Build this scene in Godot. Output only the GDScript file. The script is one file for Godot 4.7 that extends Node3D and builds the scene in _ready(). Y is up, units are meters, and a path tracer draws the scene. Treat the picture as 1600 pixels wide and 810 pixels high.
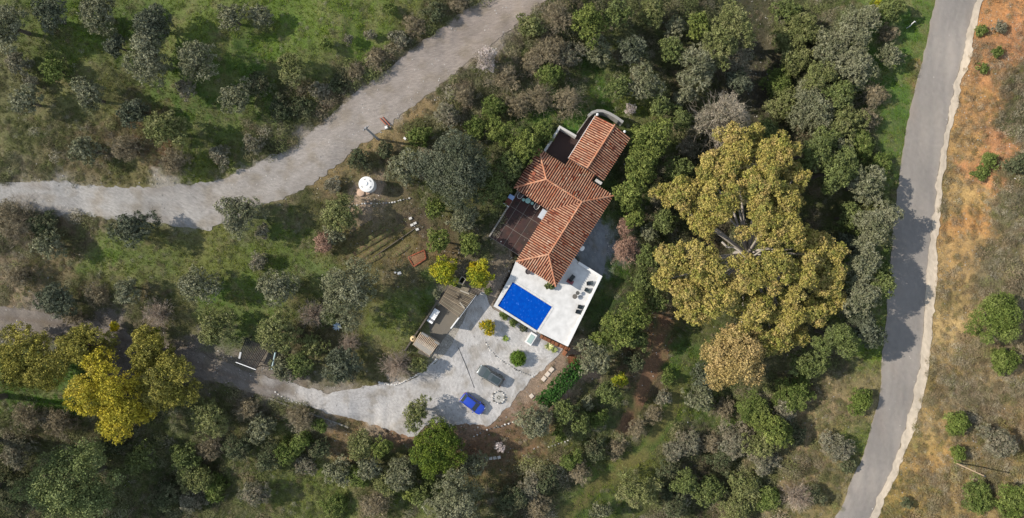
extends Node3D
# Aerial view of a hillside villa with a pool, tracks, olive groves and a road.
# Units are metres, y up; the photograph's right is +x and its bottom is +z.

const CAM_HEIGHT := 105.0
var rng := RandomNumberGenerator.new()
var noise_a := FastNoiseLite.new()
var noise_b := FastNoiseLite.new()
var noise_c := FastNoiseLite.new()
var noise_d := FastNoiseLite.new()
var mats := {}
var used_names := {}

# ---------------------------------------------------------------- mesh builder
class Shape:
	var v := PackedVector3Array()
	var n := PackedVector3Array()
	var c := PackedColorArray()
	func tri(a: Vector3, b: Vector3, d: Vector3, col := Color.WHITE):
		var m := (d - a).cross(b - a).normalized()
		v.append(a); v.append(b); v.append(d)
		n.append(m); n.append(m); n.append(m)
		c.append(col); c.append(col); c.append(col)
	func quad(a: Vector3, b: Vector3, d: Vector3, e: Vector3, col := Color.WHITE):
		tri(a, b, d, col); tri(a, d, e, col)
	func tri_n(a: Vector3, b: Vector3, d: Vector3, na: Vector3, nb: Vector3, nd: Vector3, ca: Color, cb: Color, cd: Color):
		if (d - a).cross(b - a).dot(na + nb + nd) < 0.0:   # the winding follows the normals
			v.append(a); v.append(d); v.append(b)
			n.append(na); n.append(nd); n.append(nb)
			c.append(ca); c.append(cd); c.append(cb)
			return
		v.append(a); v.append(b); v.append(d)
		n.append(na); n.append(nb); n.append(nd)
		c.append(ca); c.append(cb); c.append(cd)
	# box with chamfered top edges; o = centre of base, ax/az = half axes, h = height
	func box(o: Vector3, ax: Vector3, az: Vector3, h: float, col := Color.WHITE, bevel := 0.0):
		ring([o - ax - az, o + ax - az, o + ax + az, o - ax + az], o.y, o.y + h, col, bevel)
	# extruded plan polygon (x, z of the points), from y0 to y1
	func ring(pts: Array, y0: float, y1: float, col := Color.WHITE, bevel := 0.0):
		var poly := PackedVector2Array()
		for p in pts: poly.append(Vector2(p.x, p.z))
		prism(poly, y0, y1, col, bevel)
	func prism(poly: PackedVector2Array, y0: float, y1: float, col := Color.WHITE, bevel := 0.0):
		if Geometry2D.is_polygon_clockwise(poly):
			poly = poly.duplicate(); poly.reverse()
		var top := poly
		var ys := y1
		if bevel > 0.0:
			var inner := Geometry2D.offset_polygon(poly, -bevel, Geometry2D.JOIN_MITER)
			if inner.size() == 1 and inner[0].size() == poly.size():
				top = inner[0]
				# match the starting corner
				var best := 0
				var bd := 1e9
				for i in top.size():
					var dd := top[i].distance_squared_to(poly[0])
					if dd < bd: bd = dd; best = i
				var t2 := PackedVector2Array()
				for i in top.size(): t2.append(top[(i + best) % top.size()])
				top = t2
				ys = y1 - bevel
		var m := poly.size()
		for i in m:
			var a := poly[i]
			var b := poly[(i + 1) % m]
			quad(Vector3(a.x, y0, a.y), Vector3(b.x, y0, b.y), Vector3(b.x, ys, b.y), Vector3(a.x, ys, a.y), col)
			if ys < y1:
				var a2 := top[i]
				var b2 := top[(i + 1) % m]
				quad(Vector3(a.x, ys, a.y), Vector3(b.x, ys, b.y), Vector3(b2.x, y1, b2.y), Vector3(a2.x, y1, a2.y), col)
		var ix := Geometry2D.triangulate_polygon(top)
		for k in range(0, ix.size(), 3):
			var p := top[ix[k]]; var q := top[ix[k + 1]]; var r := top[ix[k + 2]]
			flat_tri(Vector3(p.x, y1, p.y), Vector3(q.x, y1, q.y), Vector3(r.x, y1, r.y), Vector3.UP, col)
	func flat_tri(a: Vector3, b: Vector3, d: Vector3, want: Vector3, col: Color):
		if (d - a).cross(b - a).dot(want) < 0.0: tri(a, d, b, col)
		else: tri(a, b, d, col)
	func tube(a: Vector3, b: Vector3, ra: float, rb: float, sides := 6, col := Color.WHITE, caps := true):
		var w := (b - a).normalized()
		var u := w.cross(Vector3.UP if absf(w.y) < 0.9 else Vector3.RIGHT).normalized()
		var t := w.cross(u)
		for i in sides:
			var p0 := TAU * i / sides; var p1 := TAU * (i + 1) / sides
			var d0 := u * cos(p0) + t * sin(p0); var d1 := u * cos(p1) + t * sin(p1)
			tri_n(a + d0 * ra, b + d0 * rb, b + d1 * rb, d0, d0, d1, col, col, col)
			tri_n(a + d0 * ra, b + d1 * rb, a + d1 * ra, d0, d1, d1, col, col, col)
			if caps:
				tri(b, b + d1 * rb, b + d0 * rb, col)
				tri(a, a + d0 * ra, a + d1 * ra, col)
	# surface of revolution about y: pts = [radius, y] pairs
	func lathe(o: Vector3, pts: Array, sides := 16, col := Color.WHITE):
		for k in pts.size() - 1:
			for i in sides:
				var p0 := TAU * i / sides; var p1 := TAU * (i + 1) / sides
				var a := o + Vector3(cos(p0) * pts[k][0], pts[k][1], sin(p0) * pts[k][0])
				var b := o + Vector3(cos(p1) * pts[k][0], pts[k][1], sin(p1) * pts[k][0])
				var d := o + Vector3(cos(p1) * pts[k + 1][0], pts[k + 1][1], sin(p1) * pts[k + 1][0])
				var e := o + Vector3(cos(p0) * pts[k + 1][0], pts[k + 1][1], sin(p0) * pts[k + 1][0])
				quad(a, b, d, e, col)
	func blob(o: Vector3, rad: Vector3, rnd: RandomNumberGenerator, col := Color.WHITE, rough := 0.18):
		# an uneven stone: a squashed octasphere with shaken corners
		var rows := 5; var cols := 8
		var pts := []
		for j in rows:
			var th := PI * j / (rows - 1)
			var row := []
			for i in cols:
				var ph := TAU * i / cols
				var s := 1.0 + rnd.randf_range(-rough, rough)
				row.append(o + Vector3(sin(th) * cos(ph) * rad.x, cos(th) * rad.y, sin(th) * sin(ph) * rad.z) * s if j > 0 and j < rows - 1 else o + Vector3(0, cos(th) * rad.y, 0))
			pts.append(row)
		for j in rows - 1:
			for i in cols:
				var i2 := (i + 1) % cols
				quad(pts[j][i], pts[j][i2], pts[j + 1][i2], pts[j + 1][i], col)
	func mesh() -> ArrayMesh:
		var a := []
		a.resize(Mesh.ARRAY_MAX)
		a[Mesh.ARRAY_VERTEX] = v; a[Mesh.ARRAY_NORMAL] = n; a[Mesh.ARRAY_COLOR] = c
		var m := ArrayMesh.new()
		m.add_surface_from_arrays(Mesh.PRIMITIVE_TRIANGLES, a)
		return m

# ---------------------------------------------------------------- nodes
func numbered(called: String) -> String:
	if not used_names.has(called):
		used_names[called] = 0
		return called
	used_names[called] += 1
	return "%s_%03d" % [called, used_names[called]]

func obj(called: String, sh: Shape, m: Material, parent: Node = self) -> MeshInstance3D:
	var o := MeshInstance3D.new()
	o.name = numbered(called) if parent == self else called
	o.mesh = sh.mesh()
	o.mesh.surface_set_material(0, m)
	parent.add_child(o, true)
	return o

func tag(o: Node, label: String, category: String, group := ""):
	o.set_meta("label", label); o.set_meta("category", category)
	if group: o.set_meta("group", group)

func thing(called: String, label: String, category: String, at := Vector3.ZERO, turn := 0.0, group := "") -> Node3D:
	var o := Node3D.new()
	o.name = numbered(called)
	add_child(o)
	o.position = at; o.rotation.y = turn
	tag(o, label, category, group)
	return o

func struct(called: String, sh: Shape, m: Material) -> MeshInstance3D:
	var o := obj(called, sh, m)
	o.set_meta("kind", "structure")
	return o

# ---------------------------------------------------------------- materials
func noise_tex(freq: float, lo: float, hi: float, seed_: int, octaves := 5, size := 512, normal := false, bump := 4.0) -> NoiseTexture2D:
	var f := FastNoiseLite.new()
	f.seed = seed_; f.frequency = freq; f.fractal_octaves = octaves
	f.noise_type = FastNoiseLite.TYPE_SIMPLEX_SMOOTH
	var t := NoiseTexture2D.new()
	t.width = size; t.height = size; t.seamless = true; t.noise = f
	if normal:
		t.as_normal_map = true; t.bump_strength = bump
	else:
		var g := Gradient.new()
		g.offsets = PackedFloat32Array([0.15, 0.85])
		g.colors = PackedColorArray([Color(lo, lo, lo), Color(hi, hi, hi)])
		t.color_ramp = g
	return t

func material(called: String, col: Color, rough := 0.85, tex: Texture2D = null, scale := 1.0, nrm: Texture2D = null, nscale := 1.0) -> StandardMaterial3D:
	var m := StandardMaterial3D.new()
	m.albedo_color = col
	m.roughness = rough
	m.vertex_color_use_as_albedo = true
	if tex or nrm:
		m.uv1_triplanar = true; m.uv1_world_triplanar = true
		m.uv1_scale = Vector3.ONE * scale
	if tex: m.albedo_texture = tex
	if nrm:
		m.normal_enabled = true; m.normal_texture = nrm; m.normal_scale = nscale
	m.cull_mode = BaseMaterial3D.CULL_DISABLED
	mats[called] = m
	return m

func lin(hex: String) -> Color:
	return Color(hex).srgb_to_linear()

func vary(col: Color, amount: float) -> Color:
	var k := 1.0 + rng.randf_range(-amount, amount)
	return Color(col.r * k * (1.0 + rng.randf_range(-amount, amount) * 0.25), col.g * k, col.b * k * (1.0 + rng.randf_range(-amount, amount) * 0.25))

# ---------------------------------------------------------------- land
# [photo x, photo y, height]: spot heights of the hillside
const SPOTS := [
	[0, 300, 3.0], [200, 320, 2.6], [380, 300, 2.4], [480, 250, 2.3], [560, 190, 2.2], [650, 120, 2.1], [750, 60, 2.0], [850, 0, 2.2],
	[100, 100, 5.5], [300, 80, 5.5], [500, 60, 4.2], [650, 0, 3.6], [0, 0, 6.5], [0, 200, 4.5], [250, 220, 3.9], [420, 170, 3.4], [620, 60, 2.9],
	[60, 420, 1.0], [250, 430, 1.0], [430, 430, 1.0], [560, 400, 1.2], [660, 380, 1.2], [570, 300, 1.9], [680, 250, 1.8], [660, 470, 1.1], [600, 540, 0.6],
	[0, 490, -0.8], [140, 510, -0.7], [280, 550, -0.6], [400, 595, -0.4], [520, 625, -0.15],
	[640, 640, 0], [740, 600, 0], [800, 560, 0.05], [720, 500, 0.1], [850, 590, 0], [760, 640, 0], [690, 560, 0.1], [690, 490, 0.1], [670, 540, 0.1], [705, 470, 0.1], [722, 455, 0.2], [650, 548, 0.2], [645, 525, 0.9], [680, 460, 1.1], [800, 510, 0.2],
	[850, 350, 1.05], [900, 250, 1.05], [950, 350, 0.6], [900, 450, 0.6], [820, 430, 1.0], [780, 380, 1.0], [760, 440, 0.8], [870, 210, 1.1],
	[100, 740, -6], [300, 740, -6], [500, 750, -5], [650, 760, -4], [560, 690, -2.3], [200, 640, -3], [60, 600, -2.2], [400, 680, -3.0],
	[720, 740, -2.5], [820, 720, -2.2], [900, 650, -1.7], [960, 560, -1.8], [1000, 420, -1.8], [940, 480, -1.0], [960, 400, -0.6],
	[950, 720, -4], [1020, 620, -3.8], [1050, 500, -3.5], [1000, 790, -5.5],
	[1110, 640, -5.5], [1110, 760, -6.5], [1185, 100, -7.5], [1180, 160, -7], [1100, 300, -4.5], [1150, 400, -4.8], [1188, 0, -7], [1188, 50, -7.5],
	[1050, 100, -2.5], [950, 100, -0.5], [850, 100, 0.8], [1000, 200, -1.0], [1030, 300, -2.0],
	[1250, 300, -4], [1300, 100, -3], [1380, 100, -1.5], [1250, 600, -3.2], [1300, 750, -2.6], [1350, 400, -2.2], [1340, 560, -1.8],
	[1490, 0, -1], [1460, 130, -1], [1430, 270, -1], [1415, 400, -1], [1410, 500, -1], [1400, 600, -1], [1375, 700, -1], [1330, 810, -1],
	[1400, 200, -1.1], [1360, 670, -1.2],
	[1570, 100, 1.5], [1600, 300, 3], [1560, 500, 2.5], [1500, 700, 1.5], [1590, 800, 3.5], [1480, 600, -0.2], [1520, 200, 0.3], [1450, 740, -0.2],
	[-150, 400, 2], [-150, 0, 7], [-150, 810, -6], [1750, 400, 5], [1750, 0, 5], [1750, 810, 6], [400, -150, 6], [900, -150, 2], [1200, -150, -4], [400, 950, -8], [900, 950, -7], [1200, 950, -6],
]
const COARSE_X0 := -130.0
const COARSE_Z0 := -80.0
const COARSE := 2.0
const COARSE_NX := 131
const COARSE_NZ := 81
var coarse := PackedFloat32Array()

# photo position of a point at height y -> place in the world
func P(px: float, py: float, y: float) -> Vector3:
	var k := (CAM_HEIGHT - y) / CAM_HEIGHT * 0.1
	return Vector3((px - 800.0) * k, y, (py - 405.0) * k)

# photo position -> place on the ground there
func G(px: float, py: float, up := 0.0) -> Vector3:
	var y := 0.0
	for i in 5:
		var p := P(px, py, y)
		y = hgt(p.x, p.z) + up
	return P(px, py, y)

func hgt(x: float, z: float) -> float:
	var u := clampf((x - COARSE_X0) / COARSE, 0.0, COARSE_NX - 1.001)
	var w := clampf((z - COARSE_Z0) / COARSE, 0.0, COARSE_NZ - 1.001)
	var i := int(u); var j := int(w)
	var fu := u - i; var fw := w - j
	fu = fu * fu * (3.0 - 2.0 * fu); fw = fw * fw * (3.0 - 2.0 * fw)
	var k := j * COARSE_NX + i
	var h := lerpf(lerpf(coarse[k], coarse[k + 1], fu), lerpf(coarse[k + COARSE_NX], coarse[k + COARSE_NX + 1], fu), fw)
	return h + noise_a.get_noise_2d(x, z) * 0.22

func make_heights():
	var sx := PackedFloat32Array(); var sz := PackedFloat32Array(); var sh := PackedFloat32Array()
	for s in SPOTS:
		var p := P(s[0], s[1], s[2])
		sx.append(p.x); sz.append(p.z); sh.append(s[2])
	coarse.resize(COARSE_NX * COARSE_NZ)
	for j in COARSE_NZ:
		for i in COARSE_NX:
			var x := COARSE_X0 + i * COARSE; var z := COARSE_Z0 + j * COARSE
			var wsum := 0.0; var hsum := 0.0
			for k in sx.size():
				var d2 := (sx[k] - x) * (sx[k] - x) + (sz[k] - z) * (sz[k] - z) + 1.5
				var w := 1.0 / (d2 * sqrt(d2))
				wsum += w; hsum += w * sh[k]
			coarse[j * COARSE_NX + i] = hsum / wsum

# what the ground is made of: [photo x, photo y, colour, grass 0-1, scrub 0-1]
const COVER := [
	# upper left meadow
	[60, 80, "5f6a34", .8, .3], [230, 60, "55692a", .9, .2], [330, 20, "667632", .9, .1], [100, 65, "5a7026", 1, .1], [130, 130, "6f7240", .8, .35], [40, 200, "6b6c40", .7, .5], [150, 230, "6f6244", .5, .6],
	[230, 225, "74583f", .3, .6], [300, 170, "52692a", 1, .1], [330, 230, "5b6a30", .9, .3], [450, 60, "5d7427", 1, .1], [520, 50, "66782f", 1, .15], [600, 40, "62742f", 1, .2], [650, 10, "6c7439", .9, .3], [560, 90, "5c7328", 1, .15],
	[400, 110, "4f6828", 1, .1], [430, 160, "54692c", .9, .3], [20, 130, "6b6a42", .7, .5], [350, 130, "566b2a", 1, .1], [480, 100, "647238", .9, .2],
	[90, 260, "786f4a", .6, .6], [200, 268, "6f6a40", .7, .5], [340, 262, "66702f", .9, .3],
	# bank above the track
	[480, 175, "5a5336", .5, 1], [540, 140, "554d36", .4, 1], [600, 100, "5a5038", .4, 1], [660, 50, "5c5238", .4, 1], [710, 15, "5e553c", .4, 1], [430, 215, "575638", .5, .9],
	# track
	[100, 310, "a39d92", 0, 0], [250, 320, "a39d92", 0, 0], [380, 300, "a39b8e", 0, 0], [480, 245, "a0968a", 0, 0], [580, 175, "a0968a", 0, 0], [680, 95, "9e9284", 0, 0], [780, 30, "9e9284", 0, 0],
	[520, 275, "968259", .3, .2], [590, 215, "9b875f", .25, .2], [640, 185, "967f58", .3, .3], [430, 315, "857a5a", .3, .3],
	# below the track, olive grove
	[40, 350, "5f5848", .3, .9], [120, 350, "7b6d54", .4, .6], [250, 370, "6f7040", .8, .3], [160, 400, "5c7129", 1, .1], [240, 400, "647235", .9, .2], [330, 380, "6e7138", .8, .3], [80, 430, "7e7150", .5, .5], [20, 450, "8d7c62", .3, .6],
	[180, 440, "6c6e3e", .8, .4], [360, 400, "667033", .9, .2], [340, 475, "56702a", 1, .1], [400, 465, "5b6e2c", 1, .15], [300, 480, "6b6c3c", .8, .3], [130, 470, "5c5a38", .5, .6], [220, 490, "5b5538", .4, .6], [420, 390, "5f702f", 1, .1], [460, 400, "5d6c2e", 1, .15],
	[440, 350, "56682c", .9, .3], [480, 320, "5a5c34", .7, .5], [540, 300, "5f5a3a", .5, .6], [480, 430, "60703a", .9, .15], [500, 470, "5d652f", .8, .3], [550, 400, "72693e", .6, .2], [600, 380, "6c6338", .6, .15], [650, 350, "5c4f3d", .25, .15],
	[600, 335, "756a4c", .4, .2], [570, 310, "b09a84", .05, .1], [660, 400, "7b6645", .4, .2], [640, 430, "665d40", .5, .25], [600, 520, "667035", .9, .15], [640, 470, "5a6a2c", .9, .2], [660, 440, "4e6826", 1, .2], [560, 530, "6a6a3b", .7, .3], [530, 510, "5e5a3a", .6, .4],
	[600, 560, "6a663e", .6, .4], [480, 540, "5a5338", .5, .5], [510, 570, "5a5a34", .6, .5], [690, 300, "55602e", .7, .5], [650, 230, "65603c", .5, .9], [600, 260, "5f5a38", .5, .8], [680, 200, "6a6540", .5, .9], [730, 150, "6a6044", .4, 1],
	# lower track and the slope below it
	[60, 500, "7b7368", .05, 0], [180, 525, "78706a", .05, 0], [300, 560, "7a7068", .05, 0], [420, 605, "82786e", .05, 0], [500, 628, "8f877c", 0, 0],
	[50, 620, "4a6a1e", 1, .2], [100, 625, "486818", 1, .2], [60, 660, "5a5036", .4, .9], [150, 670, "5c5238", .4, .9], [30, 740, "545440", .4, 1], [230, 720, "4c5a2c", .7, .8], [300, 690, "586238", .7, .7], [350, 650, "66683c", .7, .6], [280, 780, "4a4a34", .4, 1], [360, 740, "5c5c36", .6, .8],
	[360, 790, "5a5e36", .7, .7], [420, 760, "667038", .9, .5], [470, 770, "6a7436", .9, .5], [440, 700, "687038", .8, .5], [530, 780, "647232", .9, .4], [580, 760, "6e6a44", .6, .6], [470, 640, "5e5340", .4, .9], [380, 640, "5a4e40", .3, .9], [540, 670, "8a7250", .4, .5], [560, 650, "a09280", .1, .1],
	[630, 685, "937358", .1, .2], [600, 720, "62683a", .7, .6], [650, 770, "5e6c30", .8, .5],
	# forecourt and its edge
	[640, 630, "a8a298", 0, 0], [720, 580, "b0aaa0", 0, 0], [800, 600, "b0a496", 0, 0], [840, 590, "9c8672", .05, .02], [800, 650, "967a64", .1, .1], [760, 690, "7d6048", .2, .2], [740, 670, "8d7460", .1, .1], [870, 580, "a8907a", .05, .02], [790, 720, "6f5a42", .3, .4], [820, 690, "7f6548", .25, .3],
	[720, 490, "a6a096", 0, 0], [760, 460, "8d8174", .05, 0], [780, 425, "756a5a", .2, .1], [800, 510, "b8b0a4", .05, 0],
	# round the house
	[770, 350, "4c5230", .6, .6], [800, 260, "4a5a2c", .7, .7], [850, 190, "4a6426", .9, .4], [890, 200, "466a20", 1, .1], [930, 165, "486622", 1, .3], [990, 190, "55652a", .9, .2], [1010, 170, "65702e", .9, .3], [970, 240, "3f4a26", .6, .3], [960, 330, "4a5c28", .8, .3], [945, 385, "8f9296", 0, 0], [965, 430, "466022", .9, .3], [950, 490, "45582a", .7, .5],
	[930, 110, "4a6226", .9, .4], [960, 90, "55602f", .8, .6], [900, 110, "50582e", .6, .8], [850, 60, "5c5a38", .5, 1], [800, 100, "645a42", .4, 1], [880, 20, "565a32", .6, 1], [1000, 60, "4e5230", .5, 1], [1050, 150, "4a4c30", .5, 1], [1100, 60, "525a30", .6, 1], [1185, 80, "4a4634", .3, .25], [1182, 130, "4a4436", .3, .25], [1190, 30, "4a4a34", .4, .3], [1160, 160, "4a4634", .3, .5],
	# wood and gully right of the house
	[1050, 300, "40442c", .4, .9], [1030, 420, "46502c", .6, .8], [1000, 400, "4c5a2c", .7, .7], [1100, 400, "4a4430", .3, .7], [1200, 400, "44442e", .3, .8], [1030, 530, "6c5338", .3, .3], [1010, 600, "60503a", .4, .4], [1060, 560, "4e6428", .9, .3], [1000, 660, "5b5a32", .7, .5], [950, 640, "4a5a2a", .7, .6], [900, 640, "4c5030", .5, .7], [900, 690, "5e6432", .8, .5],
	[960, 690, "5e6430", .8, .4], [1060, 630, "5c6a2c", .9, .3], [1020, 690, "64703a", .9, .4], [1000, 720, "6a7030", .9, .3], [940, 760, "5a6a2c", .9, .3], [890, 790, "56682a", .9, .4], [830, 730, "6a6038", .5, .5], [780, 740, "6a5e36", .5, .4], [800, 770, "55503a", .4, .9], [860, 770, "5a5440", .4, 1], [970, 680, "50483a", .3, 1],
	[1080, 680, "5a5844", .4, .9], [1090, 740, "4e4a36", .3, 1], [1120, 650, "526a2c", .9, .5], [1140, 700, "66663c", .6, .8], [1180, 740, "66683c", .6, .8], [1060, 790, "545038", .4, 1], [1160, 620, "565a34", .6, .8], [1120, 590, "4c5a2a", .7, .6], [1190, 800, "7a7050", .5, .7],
	# between the wood and the road
	[1230, 30, "505434", .5, 1], [1280, 150, "4c5432", .5, 1], [1330, 220, "5a5a38", .5, 1], [1400, 150, "4e6a28", 1, 0], [1420, 60, "4e6a26", 1, 0], [1440, 10, "506a26", 1, 0], [1390, 230, "566c2c", 1, .05], [1380, 280, "5a6c2e", .9, .3], [1350, 310, "5a6038", .7, .6], [1380, 420, "4e6228", .9, .3], [1370, 500, "5a6c2c", .9, .3],
	[1370, 560, "5c7028", 1, .2], [1320, 580, "665f44", .5, .6], [1350, 600, "857a55", .6, .4], [1300, 640, "8e7e5c", .4, .6], [1260, 660, "94805e", .4, .6], [1320, 680, "857c50", .6, .5], [1270, 720, "8d7a5a", .4, .7], [1340, 690, "5f7030", 1, .2], [1310, 760, "857a50", .6, .5], [1230, 740, "8c7a58", .4, .7], [1290, 800, "8a7c52", .6, .5],
	# road verge and the hillside right of it
	[1520, 60, "9a7450", .2, .4], [1550, 30, "b98656", .15, .25], [1580, 60, "c0885a", .1, .2], [1545, 110, "c08a5a", .1, .25], [1570, 100, "b98a5c", .15, .3], [1540, 180, "bd9064", .15, .3], [1520, 160, "b48a54", .2, .3], [1555, 220, "c08a5e", .15, .3], [1500, 120, "937350", .3, .4], [1510, 230, "b3905c", .25, .3], [1500, 300, "b2935f", .25, .3], [1550, 275, "c08a5e", .1, .2],
	[1530, 350, "b88a55", .2, .3], [1520, 390, "b0905e", .25, .3], [1590, 120, "666040", .4, .8], [1585, 200, "5a5a3a", .4, .9], [1590, 300, "66643e", .4, .8], [1560, 330, "77704e", .4, .8], [1580, 400, "857a58", .4, .8], [1540, 430, "8c8060", .4, .8], [1480, 430, "a88d5e", .3, .4], [1490, 500, "b39a6a", .3, .3], [1530, 540, "a08a62", .4, .7],
	[1480, 560, "a89064", .4, .5], [1580, 600, "94805a", .4, .8], [1500, 620, "8d7c5c", .4, .8], [1460, 650, "a58c5e", .4, .5], [1450, 720, "b08e58", .35, .4], [1540, 650, "907e5a", .4, .8], [1580, 680, "a58658", .35, .6], [1480, 760, "967f52", .45, .6], [1560, 740, "907e50", .5, .6], [1430, 780, "a08850", .5, .5], [1500, 800, "8e7a4e", .5, .6],
	[1470, 290, "7b6c46", .5, .4], [1455, 480, "7a6c44", .5, .4], [1450, 590, "8a7a48", .6, .4], [1425, 690, "8f7d4a", .6, .4],
]
var cover_c := []
var cover_g := PackedFloat32Array()
var cover_s := PackedFloat32Array()
const CV_X0 := -100.0
const CV_Z0 := -56.0
const CV_NX := 201
const CV_NZ := 113

func make_cover():
	var sx := PackedFloat32Array(); var sz := PackedFloat32Array(); var sc := []
	for s in COVER:
		var p := G(s[0], s[1])
		sx.append(p.x); sz.append(p.z); sc.append(lin(s[2]))
	cover_c.resize(CV_NX * CV_NZ); cover_g.resize(CV_NX * CV_NZ); cover_s.resize(CV_NX * CV_NZ)
	for j in CV_NZ:
		for i in CV_NX:
			var x := CV_X0 + i; var z := CV_Z0 + j
			x += noise_b.get_noise_2d(x * 2.0, z * 2.0) * 4.0
			z += noise_b.get_noise_2d(x * 2.0 + 300.0, z * 2.0) * 4.0
			var w := 0.0; var r := 0.0; var g := 0.0; var b := 0.0; var gr := 0.0; var scr := 0.0
			for k in sx.size():
				var d2 := (sx[k] - x) * (sx[k] - x) + (sz[k] - z) * (sz[k] - z)
				if d2 > 500.0: continue
				var q := 1.0 / (d2 * d2 * d2 + 8.0)
				var col: Color = sc[k]
				w += q; r += q * col.r; g += q * col.g; b += q * col.b
				gr += q * COVER[k][3]; scr += q * COVER[k][4]
			var at := j * CV_NX + i
			if w <= 0.0:
				cover_c[at] = lin("66683c"); cover_g[at] = 0.6; cover_s[at] = 0.6
			else:
				cover_c[at] = Color(r / w, g / w, b / w); cover_g[at] = gr / w; cover_s[at] = scr / w

func cover_at(x: float, z: float) -> int:
	var i := clampi(int(round(x - CV_X0 + rng.randf_range(-0.6, 0.6))), 0, CV_NX - 1)
	var j := clampi(int(round(z - CV_Z0 + rng.randf_range(-0.6, 0.6))), 0, CV_NZ - 1)
	return j * CV_NX + i

func ground_colour(x: float, z: float) -> Color:
	var x0 := x
	x += noise_d.get_noise_2d(x * 0.7 + 11.0, z * 0.7) * 1.3
	z += noise_d.get_noise_2d(x0 * 0.7, z * 0.7 + 77.0) * 1.3
	var u := clampf(x - CV_X0, 0.0, CV_NX - 1.001); var w := clampf(z - CV_Z0, 0.0, CV_NZ - 1.001)
	var i := int(u); var j := int(w); var fu := u - i; var fw := w - j
	var k := j * CV_NX + i
	var c: Color = (cover_c[k] as Color).lerp(cover_c[k + 1], fu).lerp((cover_c[k + CV_NX] as Color).lerp(cover_c[k + CV_NX + 1], fu), fw)
	var gr := cover_g[k]
	# soil showing between the plants, in patches with a grain of their own
	var soil := clampf(noise_c.get_noise_2d(x, z) * 1.7 + noise_d.get_noise_2d(x, z) * 0.7 - 0.1, 0.0, 1.0)
	c = c.lerp(Color(0.2, 0.145, 0.085), soil * 0.45 * (0.35 + 0.65 * gr))
	var dry := clampf(noise_c.get_noise_2d(x + 500.0, z * 1.3) * 1.8 - 0.05, 0.0, 1.0)
	c = c.lerp(Color(0.3, 0.26, 0.13), dry * 0.35 * gr)
	var k2 := 1.0 + noise_d.get_noise_2d(x * 1.7, z * 1.7) * 0.38
	return Color(c.r * k2, c.g * k2, c.b * k2)

# a sheet between two lines of photo points, laid on the ground
func sheet(top: Array, low: Array, across: int, step: float, up: float, colour: Callable, jag := 0.25) -> Shape:
	var a := resample(top, step); var n := a.size()
	var b := resample_n(low, n)
	var sh := Shape.new()
	var pts := []; var cols := []; var nrm := []
	for i in n:
		var row := []; var crow := []; var nrow := []
		for j in across + 1:
			var f := float(j) / across
			var p: Vector3 = a[i].lerp(b[i], f)
			var off: Vector3 = (b[i] - a[i]).normalized()
			if j == 0 or j == across: p += off * (noise_c.get_noise_2d(p.x * 1.4, p.z * 1.4) * 1.7 + noise_d.get_noise_2d(p.x * 0.8, p.z * 0.8)) * jag
			p.y = hgt(p.x, p.z) + up
			row.append(p)
			crow.append(colour.call(p, f, float(i) / n))
			var e := 0.3
			nrow.append(Vector3(hgt(p.x - e, p.z) - hgt(p.x + e, p.z), 2.0 * e, hgt(p.x, p.z - e) - hgt(p.x, p.z + e)).normalized())
		pts.append(row); cols.append(crow); nrm.append(nrow)
	for i in n - 1:
		for j in across:
			sh.tri_n(pts[i][j], pts[i + 1][j], pts[i + 1][j + 1], nrm[i][j], nrm[i + 1][j], nrm[i + 1][j + 1], cols[i][j], cols[i + 1][j], cols[i + 1][j + 1])
			sh.tri_n(pts[i][j], pts[i + 1][j + 1], pts[i][j + 1], nrm[i][j], nrm[i + 1][j + 1], nrm[i][j + 1], cols[i][j], cols[i + 1][j + 1], cols[i][j + 1])
		# a low broken edge down to the soil
		for j in [0, across]:
			var d := Vector3(0, -up - 0.05, 0)
			sh.quad(pts[i][j], pts[i + 1][j], pts[i + 1][j] + d, pts[i][j] + d, cols[i][j])
	return sh

func smooth_line(pts: Array) -> Curve3D:
	var c := Curve3D.new()
	var w := []
	for p in pts: w.append(G(p[0], p[1]))
	for i in w.size():
		var t: Vector3 = (w[mini(i + 1, w.size() - 1)] - w[maxi(i - 1, 0)]) / 6.0
		c.add_point(w[i], -t, t)
	return c

func resample(pts: Array, step: float) -> Array:
	var c := smooth_line(pts)
	return resample_n(pts, int(c.get_baked_length() / step) + 2)

func resample_n(pts: Array, n: int) -> Array:
	var c := smooth_line(pts)
	var out := []
	for i in n: out.append(c.sample_baked(c.get_baked_length() * i / (n - 1.0), true))
	return out

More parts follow.
